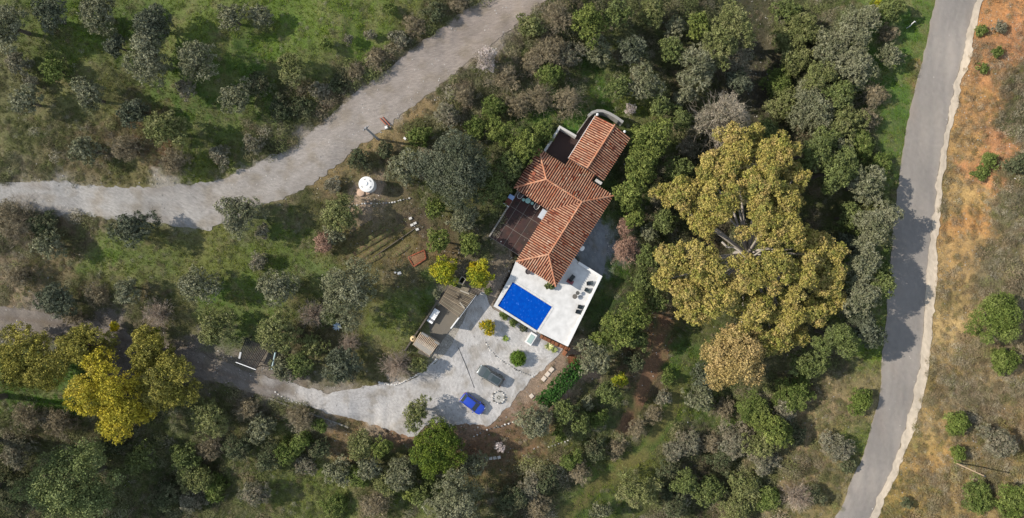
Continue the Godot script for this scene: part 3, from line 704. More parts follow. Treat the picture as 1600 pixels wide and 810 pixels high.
const PLANTS := """
olive 18 40 38 grey olive tree in the upper left corner of the meadow
dark_olive 82 26 28 dark olive tree at the top edge, second from the left corner
olive 158 20 34 pale silvery olive tree at the top edge, between two darker ones
dark_olive 184 72 20 small dark olive tree under the pale one at the top edge
dark_olive 242 40 32 dark bluish olive tree above the big silvery olive in the meadow
olive 236 95 42 biggest silvery olive tree in the middle of the upper left meadow
olive 310 95 34 silvery olive tree touching the biggest meadow olive on its right
olive 365 30 24 narrow pale olive tree at the top edge of the open meadow
olive 409 25 19 small grey olive tree standing alone in the bright green meadow
grey_shrub 32 100 22 grey shrub at the left edge below the corner olive
shrub 86 106 24 wide green shrub below the dark olive at the top left
grey_shrub 50 128 15 small grey shrub between two larger ones near the left edge
olive 46 160 24 thin grey olive near the left edge with a curved bare trunk
olive 145 153 28 thin leaning olive with a dark curved branch, left of the meadow scrub
dark_olive 214 176 24 dark round olive in the meadow below the biggest silvery one
green_olive 268 205 36 broad grey green olive tree just above the bend of the track
olive 372 155 27 grey olive tree right of the lower meadow, above the bank
grey_shrub 288 140 18 small grey shrub right of the dark meadow olive
olive 138 235 24 bluish olive above the track beside brown soil
dry_shrub 196 230 24 brown dry bush on bare soil above the gravel track
dry_shrub 270 256 25 reddish brown dry bush right above the track verge
grey_shrub 345 244 20 grey shrub at the foot of the bank by the bend
grey_shrub 395 225 17 pale grey shrub at the track edge right of the bend
green_olive 457 107 27 loose yellowish green olive in the bright meadow
dark_shrub 408 132 22 dark shrub at the left end of the bank
dark_shrub 437 169 20:1.1 dark shrub on the bank left of its middle
dark_shrub 468 163 19:1.1 dark shrub on the bank, third from its left end
grey_shrub 497 143 19:1.1 grey tangled shrub in the middle of the bank
dark_shrub 528 131 18:1.1 dark shrub in the middle of the bank above the track
dry_shrub 556 109 17:1.1 brown tangled bush on the upper part of the bank
dry_shrub 590 89 19:1.1 brown dry bush on the bank where it nears the track
grey_shrub 622 63 18:1.1 grey shrub high on the bank
dry_shrub 650 39 20:1.1 brown bush near the top of the bank
dark_shrub 682 23 20:1.1 dark shrub near the upper end of the bank
dry_shrub 712 3 18:1.1 brown bush at the top edge beside the track
grey_shrub 580 55 10 small grey shrub alone in the meadow above the bank
grey_shrub 545 62 9 small pale shrub in the open meadow
shrub 510 70 10 small green shrub in the open meadow
shrub 610 15 12 small green shrub at the top edge of the meadow
blossom 757 93 21 white blossoming almond tree beside the upper track
dry_shrub 790 122 24 brown thicket bush right below the white blossom
dry_shrub 726 150 19 dry bush on the slope below the track, left of the blossom
grey_shrub 700 182 22 grey green shrub on the slope above the big dark tree
shrub 742 200 22 green shrub between the dry slope and the big dark tree
evergreen 779 210 24 bright green tree between dry slope and the west roof corner
dark_olive 715 268 64:8 big dark grey green tree left of the house
olive 632 262 26 grey olive at the left foot of the big dark tree
dark_shrub 560 250 20 dark shrub on the verge above the white tank
dark_shrub 600 236 16 dark shrub behind the leaning pole
grey_shrub 520 290 16 grey shrub on the verge left of the white tank
shrub 655 215 20 green shrub on the slope right of the pole
dry_shrub 860 75 30 pale dry bush on the slope right of the blossom
dry_shrub 832 96 22 brown bush left of the pale dry one at the top
evergreen 916 40 30 green tree at the top edge above the house
olive 937 78 24 pale olive right under the green tree above the house
olive 1002 132 29 pale silvery olive standing alone above the small roof
olive 1087 108 38 large silvery olive in the wood above the grey tree
green_olive 1018 26 24 olive green tree at the top edge, above the lone silvery olive
olive 1052 44 18 small grey olive between two top edge trees
evergreen 1090 40 22 yellowish green tree at the top edge of the wood
green_olive 1143 42 38:10 wide olive green tree at the top edge left of the gully
grey_shrub 1152 98 24:5 grey thicket shrub beside the dark gully
dry_shrub 888 157 28 pale bare bush left above the curved wall
dry_shrub 842 152 26 brown bare bush left of the pale one above the courtyard
dry_shrub 810 165 22 brown bush on the slope above the bright green tree
shrub 862 118 24 green shrub between the dry bushes above the courtyard
shrub 850 205 20 green shrub at the courtyard's outer wall
evergreen 818 234 28 bright green tree at the west corner of the tiled roof
carob 795 265 26 dark tree in shade left of the west roof corner
evergreen 1019 218 34 bright green tree right of the small roof, topmost of three
evergreen 1000 262 34 bright green tree right of the house, middle of three
evergreen 984 308 30 bright green tree by the east eave, lowest of three
evergreen 990 342 18 small green tree under the three bright green ones
grey_tree 1122 190 46 large grey half bare tree above the yellow eucalyptus
grey_shrub 1078 232 22 grey shrub at the left foot of the half bare grey tree
blossom 985 172 10 small whitish shrub at the end of the curved wall
olive 1070 150 20 grey olive above the half bare tree
carob 1030 170 20 dark tree between the lone olive and the bright green ones
carob 1060 270 26 dark tree in the gap left of the yellow crown
carob 1035 345 24 dark tree between pink bush and the yellow crown
carob 1010 400 24 dark shrubby tree below the pink bush
green_olive 1252 52 32 olive green tree right of the gully at the top edge
olive 1338 45 42 large silvery olive at the top edge left of the road verge
green_olive 1240 98 28 olive green tree below the one right of the gully
olive 1330 105 36 silvery olive in the middle of the road side wood
olive 1388 90 20 small silvery olive leaning over the green verge
green_olive 1282 124 34 yellow green tree in the road side wood
olive 1262 178 44 broad grey olive above the right end of the yellow crown
dry_shrub 1363 148 22 pale straw coloured bush at the edge of the verge
dry_shrub 1357 188 20 dry brown bush below the straw coloured one by the verge
green_olive 1320 196 30 green tree between the broad grey olive and the dry bushes
carob 1282 226 28 dark tree just right above the yellow crown
shrub 1342 226 26 green shrub beside the verge below the dry bush
carob 1388 20 24 dark green tree at the top edge by the road verge
lime_bush 1370 6 9 small yellow bush at the very top edge by the wood
dry_shrub 1386 55 18 purplish dry bush beside the green verge
shrub 1215 130 28 green shrub on the gully's right side
carob 1228 20 24 dark tree at the top edge right of the gully
olive 380 337 34 olive tree overhanging the lower edge of the upper track
dark_olive 207 360 30 dark flat olive just under the upper track
dry_shrub 25 345 38 large brown thicket at the left edge below the track
dark_shrub 70 350 26 dark thicket shrub right of the large brown one
olive 80 385 27 grey olive below the thicket at the left
olive 200 450 22 small olive in the middle of the left grove
olive 310 443 32 grey olive on green grass in the left grove
dark_olive 90 470 30 dark olive right above the lower track
dry_shrub 155 463 22 brown grey bush between the dark olive and the small one
bare 246 492 24 bare grey bush above the lower track
green_olive 337 514 34 green olive left of the dark slatted shed
dry_shrub 30 430 22 brown bush at the left edge above the lower track
dry_shrub 120 495 18 brown bush hanging over the lower track
yellow_bush 180 511 10 small yellow bush on the lower track's edge
lime_bush 245 518 9 small yellowish bush beside the lower track
grey_shrub 403 407 17 grey shrub between two grove olives
grey_shrub 410 360 14 small grey shrub below the olive that overhangs the track
green_olive 532 334 34 olive tree left of the garden rows
olive 522 366 18 small olive at the foot of the one left of the garden rows
olive 434 450 33 olive tree left of the largest grove olive
olive 557 458 52 largest olive of the grove, above the pale blue agave
green_olive 430 518 38 olive tree leaning over the dark slatted shed
pink_dry 503 380 20 pinkish bare bush in the grove
bare 488 490 22 pale bare bush between two grove olives
evergreen 682 327 18 round bright green bush under the big dark tree
evergreen 685 376 22 bright green tree right of the garden rows
evergreen 733 380 22 bright green tree below the big dark tree
olive 724 346 24 grey olive between the bright green trees
carob 768 300 26 dark tree against the tiled yard's left wall
lime_bush 697 426 26 yellow green bush above the pergola
lime_bush 750 432 24 green bush with yellow flowers right of the pergola
yellow_bush 742 418 11 golden flowering bush above the pergola
olive 682 460 7 tiny grey shrub on the grass beside the pergola
shrub 512 498 13 round olive coloured shrub above the pale blue agave
green_olive 490 540 20 small green tree between the shed and the bare pale bush
bare 546 536 17 pale bare bush below the blue agave
olive 440 578 22 thin grey olive in front of the shed by the lower track
carob 470 566 24 dark shrubby tree right of the slatted shed
dark_olive 538 578 30 dark olive shading the junction of the lower track
bare 619 572 26 bare grey bush behind the white stone edging
green_olive 653 568 16 green shrub below the small striped roof
pink_dry 978 352 15 small pinkish bush below the bright green trees
pink_dry 977 393 24 round pink brown bush beside the blue gravel
olive 1014 364 16 small grey olive beside the pinkish bush
evergreen 988 484 30 green tree right of the white terrace wall
evergreen 962 516 30 green tree at the lower right of the terrace
olive 921 556 28 grey olive at the end of the hedge
carob 995 528 24 dark tree behind the two terrace side green trees
dark_shrub 990 565 18 dark shrub above the brown footpath
carob 1020 470 22 dark tree left of the yellow crown's lower lobe
tan_eucalyptus 1138 553 64 tan coloured eucalyptus below the huge yellow one
carob 1296 270 40:9 dark tree at the upper right of the yellow crown
olive 1345 292 30:7 olive between the yellow crown and the road, upper one
green_olive 1366 318 24 bright tipped olive close to the road's left edge
olive 1360 352 38:8 bluish olive casting shade on the road
olive 1340 412 34:9 grey olive right of the yellow crown's tip
carob 1362 440 30:8 dark tree at the road side right of the yellow crown
olive 1330 455 32:9 pale grey tree at the lower right of the yellow crown
carob 1300 522 38:9 dark green tree below the yellow crown's right end
dark_olive 1345 510 30:7 dark bluish olive near the road
carob 1262 565 30 dark tree right of the tan eucalyptus
green_bush 1560 493 46 large wide green bush on the dry slope right of the road
green_bush 1566 563 25 round green bush below the large one on the dry slope
green_bush 1497 661 22 green bush on the dry slope, alone near the road
green_bush 1497 710 14 small round green bush just above the thin timber pole
grey_shrub 1556 692 28 grey green bush right of the small round one
shrub 1532 782 28 green bush at the bottom edge of the dry slope
green_bush 1582 782 32 bright green bush in the lower right corner
dark_shrub 1416 787 11 small dark bush near the concrete gutter at the bottom
grey_shrub 1560 42 12 grey shrub on the orange soil at the top
shrub 1532 48 11 small green shrub near the gutter at the top
shrub 1557 82 10 small green shrub on the orange soil, second from top
shrub 1533 107 9 small green shrub on the orange soil, third from top
shrub 1545 250 16 green shrub at the lower end of the orange soil
shrub 1530 270 13 small green shrub between orange patches
dark_shrub 1585 255 22 dark shrub at the right edge by the orange soil
green_bush 1347 627 22 green bush at the road's left edge casting a shadow on it
grey_shrub 1308 703 28 grey green bush on the dry ground left of the road
dark_shrub 1325 725 16 small dark bush beside the road's lower left edge
bare 1247 777 24 bare whitish bush at the bottom left of the road
dark_shrub 1270 775 18 dark shrub beside the bare whitish bush
shrub 1243 618 32 green shrub mass right of the tan eucalyptus
evergreen 1210 670 30 bright green shrub on the lower right slope
shrub 1180 640 30 green shrub under the tan eucalyptus
dark_shrub 1240 680 22 dark shrub beside the bright green one on the lower slope
golden 182 618 70 bright golden yellow tree over the lower left slope
olive_gold 268 602 58 olive yellow tree at the right of the golden one
olive_gold 50 562 62 olive yellow tree at the left edge below the lower track
olive_gold 128 545 46 olive yellow tree between the left edge one and the golden tree
olive_gold 232 550 42 olive yellow tree overhanging the lower track
pale_tree 126 748 82:11 large round grey green tree in the lower left corner
dark_shrub 24 765 32 dark shrub in the very corner left of the large round tree
grey_shrub 24 705 28 grey thicket shrub at the left edge above the large round tree
dry_shrub 95 660 24 brown bush between golden and large round trees
dry_shrub 40 650 24 brown bush at the left edge under the grass strip
green_olive 330 655 32 grey green tree right of the golden crown
dark_shrub 255 775 30 dark shrub at the bottom edge right of the large round tree
carob 225 715 26 dark tree in shade under the golden crown
grey_shrub 300 780 26 grey shrub at the bottom edge
carob 290 715 26 dark tree on the lower left slope
dark_shrub 370 700 26 dark shrub on the slope below the lower track
shrub 340 760 26 green shrub near the bottom edge of the slope
dry_shrub 385 640 22 purplish dry bush just below the lower track
olive 412 672 24 grey olive below the lower track's wall
dry_shrub 470 655 24 brown bush below the low track wall
shrub 502 665 15 dark green shrub at the low track wall
shrub 445 705 22 green shrub on the slope below the track wall
olive 527 733 24 grey olive on the lower slope
green_olive 566 697 26 green olive below the end of the low wall
evergreen 600 697 18 bright green bush below the forecourt's lower tip
olive 632 732 30 grey olive left under the round green tree
round 692 703 52:6.5 large round dense green tree below the forecourt
green_olive 652 642 26 thin olive overhanging the forecourt's lower edge
olive 716 780 54 large grey olive at the bottom edge
olive 737 722 22 grey olive right under the round green tree
blossom 780 697 9 small whitish bush below the forecourt
olive 833 662 30 grey olive at the lower end of the hedge
evergreen 640 768 16 small bright green bush at the bottom edge
shrub 560 745 22 green shrub in the lower middle slope
dry_shrub 590 785 24 brown bush at the bottom edge of the middle slope
grey_shrub 480 725 20 grey shrub on the lower slope left of the grey olive
green_olive 996 765 34 olive green tree at the bottom, right of the lower path
lime_bush 970 594 13 small yellowish bush below the grey olive
olive 917 630 11 small grey bush on the terrace below the hedge
carob 880 640 22 dark shrub behind the hedge
evergreen 875 680 14 small green shrub below the hedge's lower olive
olive 938 797 16 pale grey shrub at the bottom edge beside the lower path
olive 1090 622 23 pale grey olive below the tan eucalyptus's left side
grey_shrub 1080 690 22 grey thicket bush left of the ditch
grey_shrub 1050 705 20 grey dry shrub above the bottom olive green tree
dark_shrub 1045 735 20 dark shrub right above the bottom olive green tree
dark_shrub 1050 785 26 dark shrub at the bottom edge right of the olive green tree
carob 1108 765 26 dark tree at the bottom beside the ditch
dry_shrub 996 668 17 brown tangled bush on the terrace bank
dry_shrub 962 704 17 brown tangled bush lower on the terrace bank
dry_shrub 1022 648 15 brown tangled bush higher on the terrace bank
dry_shrub 905 738 20 grey brown bush at the lower terrace edge
dark_shrub 850 750 22 dark shrub below the stepping stones
dark_shrub 800 775 28 dark shrub at the bottom edge right of the large grey olive
dry_shrub 842 795 22 brown bush at the bottom edge in the middle
green_olive 1168 752 28 yellowish green shrub at the bottom right of the ditch
grey_shrub 1150 690 32 pale grey shrub right of the ditch
grey_shrub 1195 720 24 pale shrub on the slope right of the ditch
shrub 1200 775 24 green shrub at the bottom edge left of the dry ground
dry_shrub 1130 640 20 dry bush on the ditch's upper part
shrub 1042 590 13 green shrub between the footpath and the ditch
grey_shrub 1034 622 14 grey shrub along the footpath's lower side
shrub 935 655 18 green shrub in the shade below the terrace
carob 950 610 22 dark shrub in the shade right of the hedge
carob 1262 240 30:9 dark tree hidden between the yellow crown and the broad grey olive
green_olive 1226 62 28 olive green tree leaning over the gully's right bank
olive 1295 80 30 grey olive between the yellow green tree and the top edge
carob 1310 150 28 dark tree inside the road side wood
green_olive 1225 165 30 green shrubby tree at the gully left of the broad grey olive
olive 1300 235 28 grey olive below the green tree near the dry bushes
shrub 1375 255 18 low green shrub at the verge's lower end
olive 1385 330 18 small olive tip reaching the road's edge
carob 1320 340 26 dark tree right of the yellow crown's upper lobes
dark_olive 1322 380 24 dark olive filling the gap beside the yellow crown
carob 960 30 26 dark tree at the top edge right of the green tree
dark_olive 985 75 24 dark olive below the top edge in the wood
carob 1050 80 24 dark tree left of the large silvery olive
green_olive 1118 75 30:8 olive green tree right of the large silvery olive
grey_shrub 890 85 24 grey shrub between the pale dry bush and the pale olive
carob 965 140 22 dark shrubby tree left of the lone silvery olive
dry_shrub 870 25 26 brown bush at the top edge right of the track
green_olive 830 45 22 olive green shrub at the top edge next to the track
shrub 770 170 22 green shrub on the slope below the blossom
dark_olive 1150 132 20:6 dark olive at the gully's left edge
carob 1195 205 22 dark tree in the gully right of the half bare tree
carob 1065 190 20 dark tree left of the half bare tree
evergreen 940 530 18 green shrub at the terrace's outer corner
carob 1000 440 22 dark shrub right of the white parapet
dark_shrub 420 715 24 dark shrub below the grey olive on the lower slope
green_olive 310 745 30 green olive near the bottom left slope
grey_shrub 400 770 24 grey shrub at the bottom edge of the lower slope
shrub 470 690 22 green shrub left of the grey olive on the lower slope
dark_shrub 500 700 20 dark shrub below the dark green wall shrub
olive 575 730 22 small grey olive between two green shrubs below the wall
shrub 520 790 24 green shrub at the bottom edge of the lower slope
green_olive 605 755 24 olive green shrub left of the bright green bottom bush
carob 665 765 22 dark shrub under the round green tree
dark_shrub 180 690 24 dark shrub between the golden and the large round trees
dry_shrub 330 700 22 brown bush on the lower left slope
dark_shrub 1130 720 24 dark shrub beside the ditch near the bottom
green_olive 1190 690 26 olive green shrub right of the pale ditch shrub
grey_shrub 1225 640 22 grey green shrub at the edge of the dry ground
green_olive 1150 790 28 olive green shrub at the bottom edge right of the ditch
carob 1070 750 24 dark tree left of the ditch near the bottom
dry_shrub 1110 690 18 brown bush in the ditch
dark_olive 1100 590 20 dark olive at the lower left of the tan eucalyptus
carob 910 660 20 dark shrub below the small grey terrace bush
dark_shrub 930 700 22 dark shrub on the terrace bank below the white stones
grey_shrub 830 760 22 grey shrub at the bottom edge, middle
shrub 890 720 18 green shrub right of the stepping stones
eucalyptus -70 640 60:16 tall tree beyond the left edge, upper of three outside the picture
pale_tree -85 715 62:17 tall tree beyond the left edge, middle of three outside the picture
pale_tree -70 790 62:17 tall tree beyond the left edge, lowest of three outside the picture
"""

# ---------------------------------------------------------------- the house
# house axes in the photo: s runs to the lower right, t to the lower left
func LP(s: float, t: float, y: float) -> Vector3:
	return P(907.9 + 0.845 * s - 0.534 * t, 316.8 + 0.534 * s + 0.845 * t, y)

const FLOOR := 1.2
const EAVE := 3.9
const PITCH := 0.42
const AX := Vector3(0.845, 0, 0.534)
const AZ := Vector3(-0.534, 0, 0.845)
const EK := 0.09629   # metres per photo pixel at the eaves
var house_o := Vector3.ZERO

func H(s: float, t: float, y: float) -> Vector3:
	return (AX * s + AZ * t) * EK + Vector3(0, y, 0)

func tile_shape(sh: Shape, a: Vector3, b: Vector3, side: Vector3, up: Vector3, r0: float, r1: float, col: Color):
	# one barrel tile, hump up, from its low end a to its high end b
	var seg := 5
	for i in seg:
		var p0 := PI * i / seg; var p1 := PI * (i + 1) / seg
		var d0 := side * cos(p0) + up * sin(p0); var d1 := side * cos(p1) + up * sin(p1)
		sh.tri_n(a + d0 * r0, b + d0 * r1, b + d1 * r1, d0, d0, d1, col, col, col)
		sh.tri_n(a + d0 * r0, b + d1 * r1, a + d1 * r0, d0, d1, d1, col, col, col)
	for i in seg:
		var p0 := PI * i / seg; var p1 := PI * (i + 1) / seg
		sh.tri(a, a + (side * cos(p0) + up * sin(p0)) * r0, a + (side * cos(p1) + up * sin(p1)) * r0, col)

var tile_cols := []
func tile_colour() -> Color:
	var q := rng.randf()
	var c: Color = tile_cols[0] if q < 0.34 else tile_cols[1] if q < 0.6 else tile_cols[2] if q < 0.8 else tile_cols[3] if q < 0.92 else tile_cols[4]
	return vary(c, 0.2)

# poly in (s, t) photo units; along = 0 rows run along s, 1 along t; low = which end is the eave (-1 / +1); eave = value of the coordinate at the eave
func roof_slope(parent: Node3D, poly: Array, along: int, low: float, eave: float, y0: float, pitch_px := 3.7, slope_dark := 0.0):  # last argument: how far this slope is mixed towards the darker tile colours
	var base := Shape.new()
	var yv := func(s: float, t: float) -> float: return y0 + (eave - (s if along == 0 else t)) * low * EK * PITCH
	var pg := PackedVector2Array()
	for p in poly: pg.append(Vector2(p[0], p[1]))
	var ix := Geometry2D.triangulate_polygon(pg)
	var dark := lin("6a3626").lerp(lin("4a2a22"), slope_dark)
	for k in range(0, ix.size(), 3):
		var v := []
		for q in 3:
			var p := pg[ix[k + q]]
			v.append(H(p.x, p.y, yv.call(p.x, p.y) - 0.03))
		base.flat_tri(v[0], v[1], v[2], Vector3.UP, dark)
		base.flat_tri(v[0] - Vector3(0, .12, 0), v[1] - Vector3(0, .12, 0), v[2] - Vector3(0, .12, 0), Vector3.DOWN, lin("b8aa9c"))
	for i in pg.size():
		var p := pg[i]; var q := pg[(i + 1) % pg.size()]
		var a := H(p.x, p.y, yv.call(p.x, p.y) - 0.03); var b := H(q.x, q.y, yv.call(q.x, q.y) - 0.03)
		base.quad(a, b, b - Vector3(0, .12, 0), a - Vector3(0, .12, 0), dark)
	var slope := obj("roof_slope", base, mats.tile_base, parent)
	var cmin := 1e9; var cmax := -1e9
	for p in pg:
		var c := p.y if along == 0 else p.x
		cmin = minf(cmin, c); cmax = maxf(cmax, c)
	var rows := int(round((cmax - cmin) / pitch_px))
	var step := (cmax - cmin) / rows
	for r in rows:
		var c := cmin + (r + 0.5) * step
		var lo := 1e9; var hi := -1e9
		for i in pg.size():
			var p := pg[i]; var q := pg[(i + 1) % pg.size()]
			var pc := p.y if along == 0 else p.x; var qc := q.y if along == 0 else q.x
			if (pc - c) * (qc - c) > 0.0 or pc == qc: continue
			var w: float = lerpf(p.x if along == 0 else p.y, q.x if along == 0 else q.y, (c - pc) / (qc - pc))
			lo = minf(lo, w); hi = maxf(hi, w)
		if hi - lo < 3.0: continue
		var start := (hi + 0.8) if low > 0.0 else (lo - 0.8)
		var stop := lo if low > 0.0 else hi
		var length := absf(stop - start) * EK
		var n := maxi(1, int(round(length / 0.4)))
		var row := Shape.new()
		var row_col := tile_cols[0].lerp(tile_cols[1], rng.randf()).lerp(tile_cols[4], rng.randf() * 0.5) as Color
		var cross := c + rng.randf_range(-0.12, 0.12)
		for k in n:
			var w0 := lerpf(start, stop, float(k) / n); var w1 := lerpf(start, stop, (k + 1.12) / n)
			if k == n - 1: w1 = stop
			var jit := rng.randf_range(-0.1, 0.1)
			var s0 := w0 if along == 0 else cross + jit; var t0 := cross + jit if along == 0 else w0
			var s1 := w1 if along == 0 else cross - jit; var t1 := cross - jit if along == 0 else w1
			var a := H(s0, t0, yv.call(s0, t0) + rng.randf_range(0.0, 0.02)); var b := H(s1, t1, yv.call(s1, t1) - 0.02)
			var dir := (b - a).normalized()
			var side := (AZ if along == 0 else AX)
			var up := side.cross(dir)
			if up.y < 0.0: up = -up
			var col := row_col.lerp(tile_colour(), 0.45 * rng.randf() + 0.1) if rng.randf() < 0.85 else tile_colour()
			if slope_dark > 0.0: col = col.lerp(tile_cols[3], slope_dark * rng.randf())
			var lichen := clampf(noise_c.get_noise_2d(a.x + house_o.x, a.z + house_o.z) * 1.6 + 0.1, 0.0, 1.0)
			col = col.lerp(lin("6b4a3c"), lichen * (0.15 + 0.35 * rng.randf()))
			tile_shape(row, a, b, side, up, step * EK * rng.randf_range(0.26, 0.3), step * EK * 0.235, col)
		obj("tile_row", row, mats.tile, slope)

func ridge(parent: Node3D, s0: float, t0: float, y0: float, s1: float, t1: float, y1: float, r := 0.15):
	var a := H(s0, t0, y0); var b := H(s1, t1, y1)
	var n := int((b - a).length() / 0.42)
	var sh := Shape.new()
	var dir := (b - a).normalized()
	var side := dir.cross(Vector3.UP).normalized(); var up := side.cross(dir)
	if up.y < 0.0: up = -up
	for k in n:
		var p := a.lerp(b, float(k) / n) + side * rng.randf_range(-0.015, 0.015); var q := a.lerp(b, (k + 1.12) / n)
		tile_shape(sh, p + up * 0.01, q - up * 0.015, side, up, r, r * 0.84, vary(tile_cols[1].lerp(tile_cols[0], rng.randf()), 0.15))
	obj("ridge_cap", sh, mats.tile, parent)

func opening(parent: Node3D, called: String, mid: Vector3, along_: Vector3, outward: Vector3, w: float, h: float):
	# a window or door: frame, pane and sill proud of the wall
	var f := Shape.new(); var y := mid.y
	for e in [-1.0, 1.0]:
		f.box(mid + along_ * e * w * 0.5 + outward * 0.02, along_ * 0.05, outward * 0.04, h)
	f.box(mid + Vector3(0, h, 0) + outward * 0.02, along_ * (w * 0.5 + 0.05), outward * 0.04, 0.08)
	var o := obj(called, f, mats.wood_dark, parent)
	var g := Shape.new()
	g.box(Vector3(mid.x, y + 0.01, mid.z) + outward * 0.012, along_ * (w * 0.5 - 0.05), outward * 0.012, h - 0.01)
	obj("pane" if called == "window" else "leaf", g, mats.dark_glass if called == "window" else mats.wood_dark, o)
	var s := Shape.new()
	s.box(mid - Vector3(0, 0.06, 0) + outward * 0.06, along_ * (w * 0.5 + 0.1), outward * 0.09, 0.055)
	obj("sill", s, mats.white, o)

func house():
	tile_cols = [lin("dda988"), lin("cf8560"), lin("b9643f"), lin("8a4630"), lin("e4c4a8")]
	house_o = P(907.9, 316.8, EAVE); house_o.y = 0.0
	var t := thing("villa", "L-shaped white villa with hipped red barrel tile roof beside the pool terrace", "house", house_o)
	# walls
	var w := Shape.new()
	var inset := 4.0
	var plan := PackedVector2Array()
	for p in [[-101 + inset, -36 + inset], [37 - inset, -36 + inset], [37 - inset, 132 - inset], [-36.5 + inset, 132 - inset], [-36.5 + inset, 36 - inset], [-101 + inset, 36 - inset]]:
		var q := H(p[0], p[1], 0)
		plan.append(Vector2(q.x, q.z))
	w.prism(plan, 0.4, EAVE + 0.06)
	obj("wall", w, mats.white, t)
	var top := EAVE + 36.5 * EK * PITCH
	roof_slope(t, [[-101, -36], [-51, -36], [-51, -48], [-3, -48], [-3, -36], [37, -36], [0, 0], [-65, 0]], 1, -1.0, -36, EAVE, 3.7, 0.25)
	roof_slope(t, [[-101, -36], [-65, 0], [-101, 36]], 0, -1.0, -101, EAVE, 3.7, 0.5)
	roof_slope(t, [[-101, 36], [-65, 0], [0, 0], [-36.5, 36.5]], 1, 1.0, 36.3, EAVE, 3.7, 0.35)
	roof_slope(t, [[-36.5, 36.5], [0, 0], [0, 96], [-36.5, 132]], 0, -1.0, -36.5, EAVE, 3.7, 0.0)
	roof_slope(t, [[0, 0], [36.8, -36], [36.8, 132], [0, 96]], 0, 1.0, 36.8, EAVE, 3.7, 0.35)
	roof_slope(t, [[-36.5, 132], [0, 96], [36.8, 132]], 1, 1.0, 132, EAVE, 3.7, 0.05)
	ridge(t, 0, 0, top - .02, -65, 0, top - .02); ridge(t, 0, 0, top - .02, 0, 96, top - .02)
	ridge(t, -101, -36, EAVE, -65, 0, top); ridge(t, -101, 36, EAVE, -65, 0, top)
	ridge(t, 37, -36, EAVE, 0, 0, top); ridge(t, -36.5, 132, EAVE, 0, 96, top); ridge(t, 36.8, 132, EAVE, 0, 96, top)
	# small roof ventilator on the west hip
	var v := Shape.new()
	v.box(H(-86, 2, EAVE + 0.5), AX * 0.24, AZ * 0.28, 0.36, lin("b4674a"), 0.05)
	obj("roof_vent", v, mats.tile, t)
	var sides := [[H(-36.5 + inset, 70, FLOOR + 0.9), AZ, -AX, 1.2, 1.1, "window"], [H(-36.5 + inset, 105, FLOOR + 0.9), AZ, -AX, 1.2, 1.1, "window"], [H(-75, 36 - inset, FLOOR), AX, AZ, 1.0, 2.1, "door"], [H(-55, 36 - inset, FLOOR + 0.9), AX, AZ, 1.2, 1.1, "window"],
		[H(0, 132 - inset, FLOOR), AX, AZ, 1.6, 2.1, "door"], [H(37 - inset, 110, FLOOR + 0.9), AZ, AX, 1.2, 1.1, "window"], [H(37 - inset, 40, FLOOR + 0.9), AZ, AX, 1.2, 1.1, "window"], [H(37 - inset, -5, FLOOR + 0.9), AZ, AX, 1.2, 1.1, "window"], [H(-97, 0, FLOOR + 0.9), AZ, -AX, 1.0, 1.1, "window"]]
	for s in sides: opening(t, s[5], s[0], s[1], s[2], s[3], s[4])
	# pale stub wall between the two roofs
	var st := Shape.new()
	st.box(H(6, -43, 1.0), AX * 0.55, AZ * 0.22, 2.55)
	obj("stub_wall", st, mats.plaster, t)
	# annex with its own gabled roof
	var ao := P(945, 232, EAVE); ao.y = 0.0
	var an := thing("annex", "small gabled wing with bright orange barrel tile roof behind the villa", "house", house_o)
	var aw := Shape.new()
	var ap := PackedVector2Array()
	for p in [[-50, -123], [7, -123], [7, -52], [-50, -52]]:
		var q := H(p[0], p[1], 0)
		ap.append(Vector2(q.x, q.z))
	aw.prism(ap, 0.4, EAVE + 0.16)
	var gy := EAVE + 0.1 + 32.0 * EK * PITCH
	for tt in [-123.0, -52.0]: aw.tri(H(-50, tt, EAVE + 0.1), H(7, tt, EAVE + 0.1), H(-20.6, tt, gy - 0.1))
	obj("wall", aw, mats.white, an)
	roof_slope(an, [[-53, -127], [-20.8, -127], [-20.8, -47.5], [-53, -47.5]], 0, -1.0, -53, EAVE + 0.1, 3.6, 0.0)
	roof_slope(an, [[-20.8, -127], [10.6, -127], [10.6, -47.5], [-20.8, -47.5]], 0, 1.0, 10.6, EAVE + 0.1, 3.6, 0.3)
	ridge(an, -20.8, -47.5, gy + 0.05, -20.8, -127.5, gy + 0.05)
	var fa := Shape.new()
	fa.box(H(-54, -87.5, EAVE - 0.08), AX * 0.05, AZ * 79 * EK * 0.5, 0.18)
	obj("fascia", fa, mats.white, an)
	for p in [[-52, -129], [-2, -129]]:
		var c := Shape.new()
		c.lathe(H(p[0], p[1], 0.9), [[0.12, 0], [0.12, 3.4], [0.2, 3.42], [0.2, 3.6], [0.02, 3.72]], 10)
		obj("flue", c, mats.white, an)
	opening(an, "window", H(7, -90, FLOOR + 0.9), AZ, AX, 1.1, 1.0)
	opening(an, "door", H(-50, -80, FLOOR), AZ, -AX, 0.9, 2.05)

func poly_px(pts: Array, y: float) -> PackedVector2Array:
	var out := PackedVector2Array()
	for p in pts:
		var q := P(p[0], p[1], y)
		out.append(Vector2(q.x, q.z))
	return out

func wall_line(sh: Shape, pts: Array, width: float, y0: float, y1: float, col := Color.WHITE, bevel := 0.02):
	# a wall along photo points measured at its top
	var line := PackedVector2Array()
	for p in pts:
		var q := P(p[0], p[1], y1)
		line.append(Vector2(q.x, q.z))
	for pg in Geometry2D.offset_polyline(line, width * 0.5, Geometry2D.JOIN_MITER, Geometry2D.END_BUTT):
		sh.prism(pg, y0, y1, col, bevel)

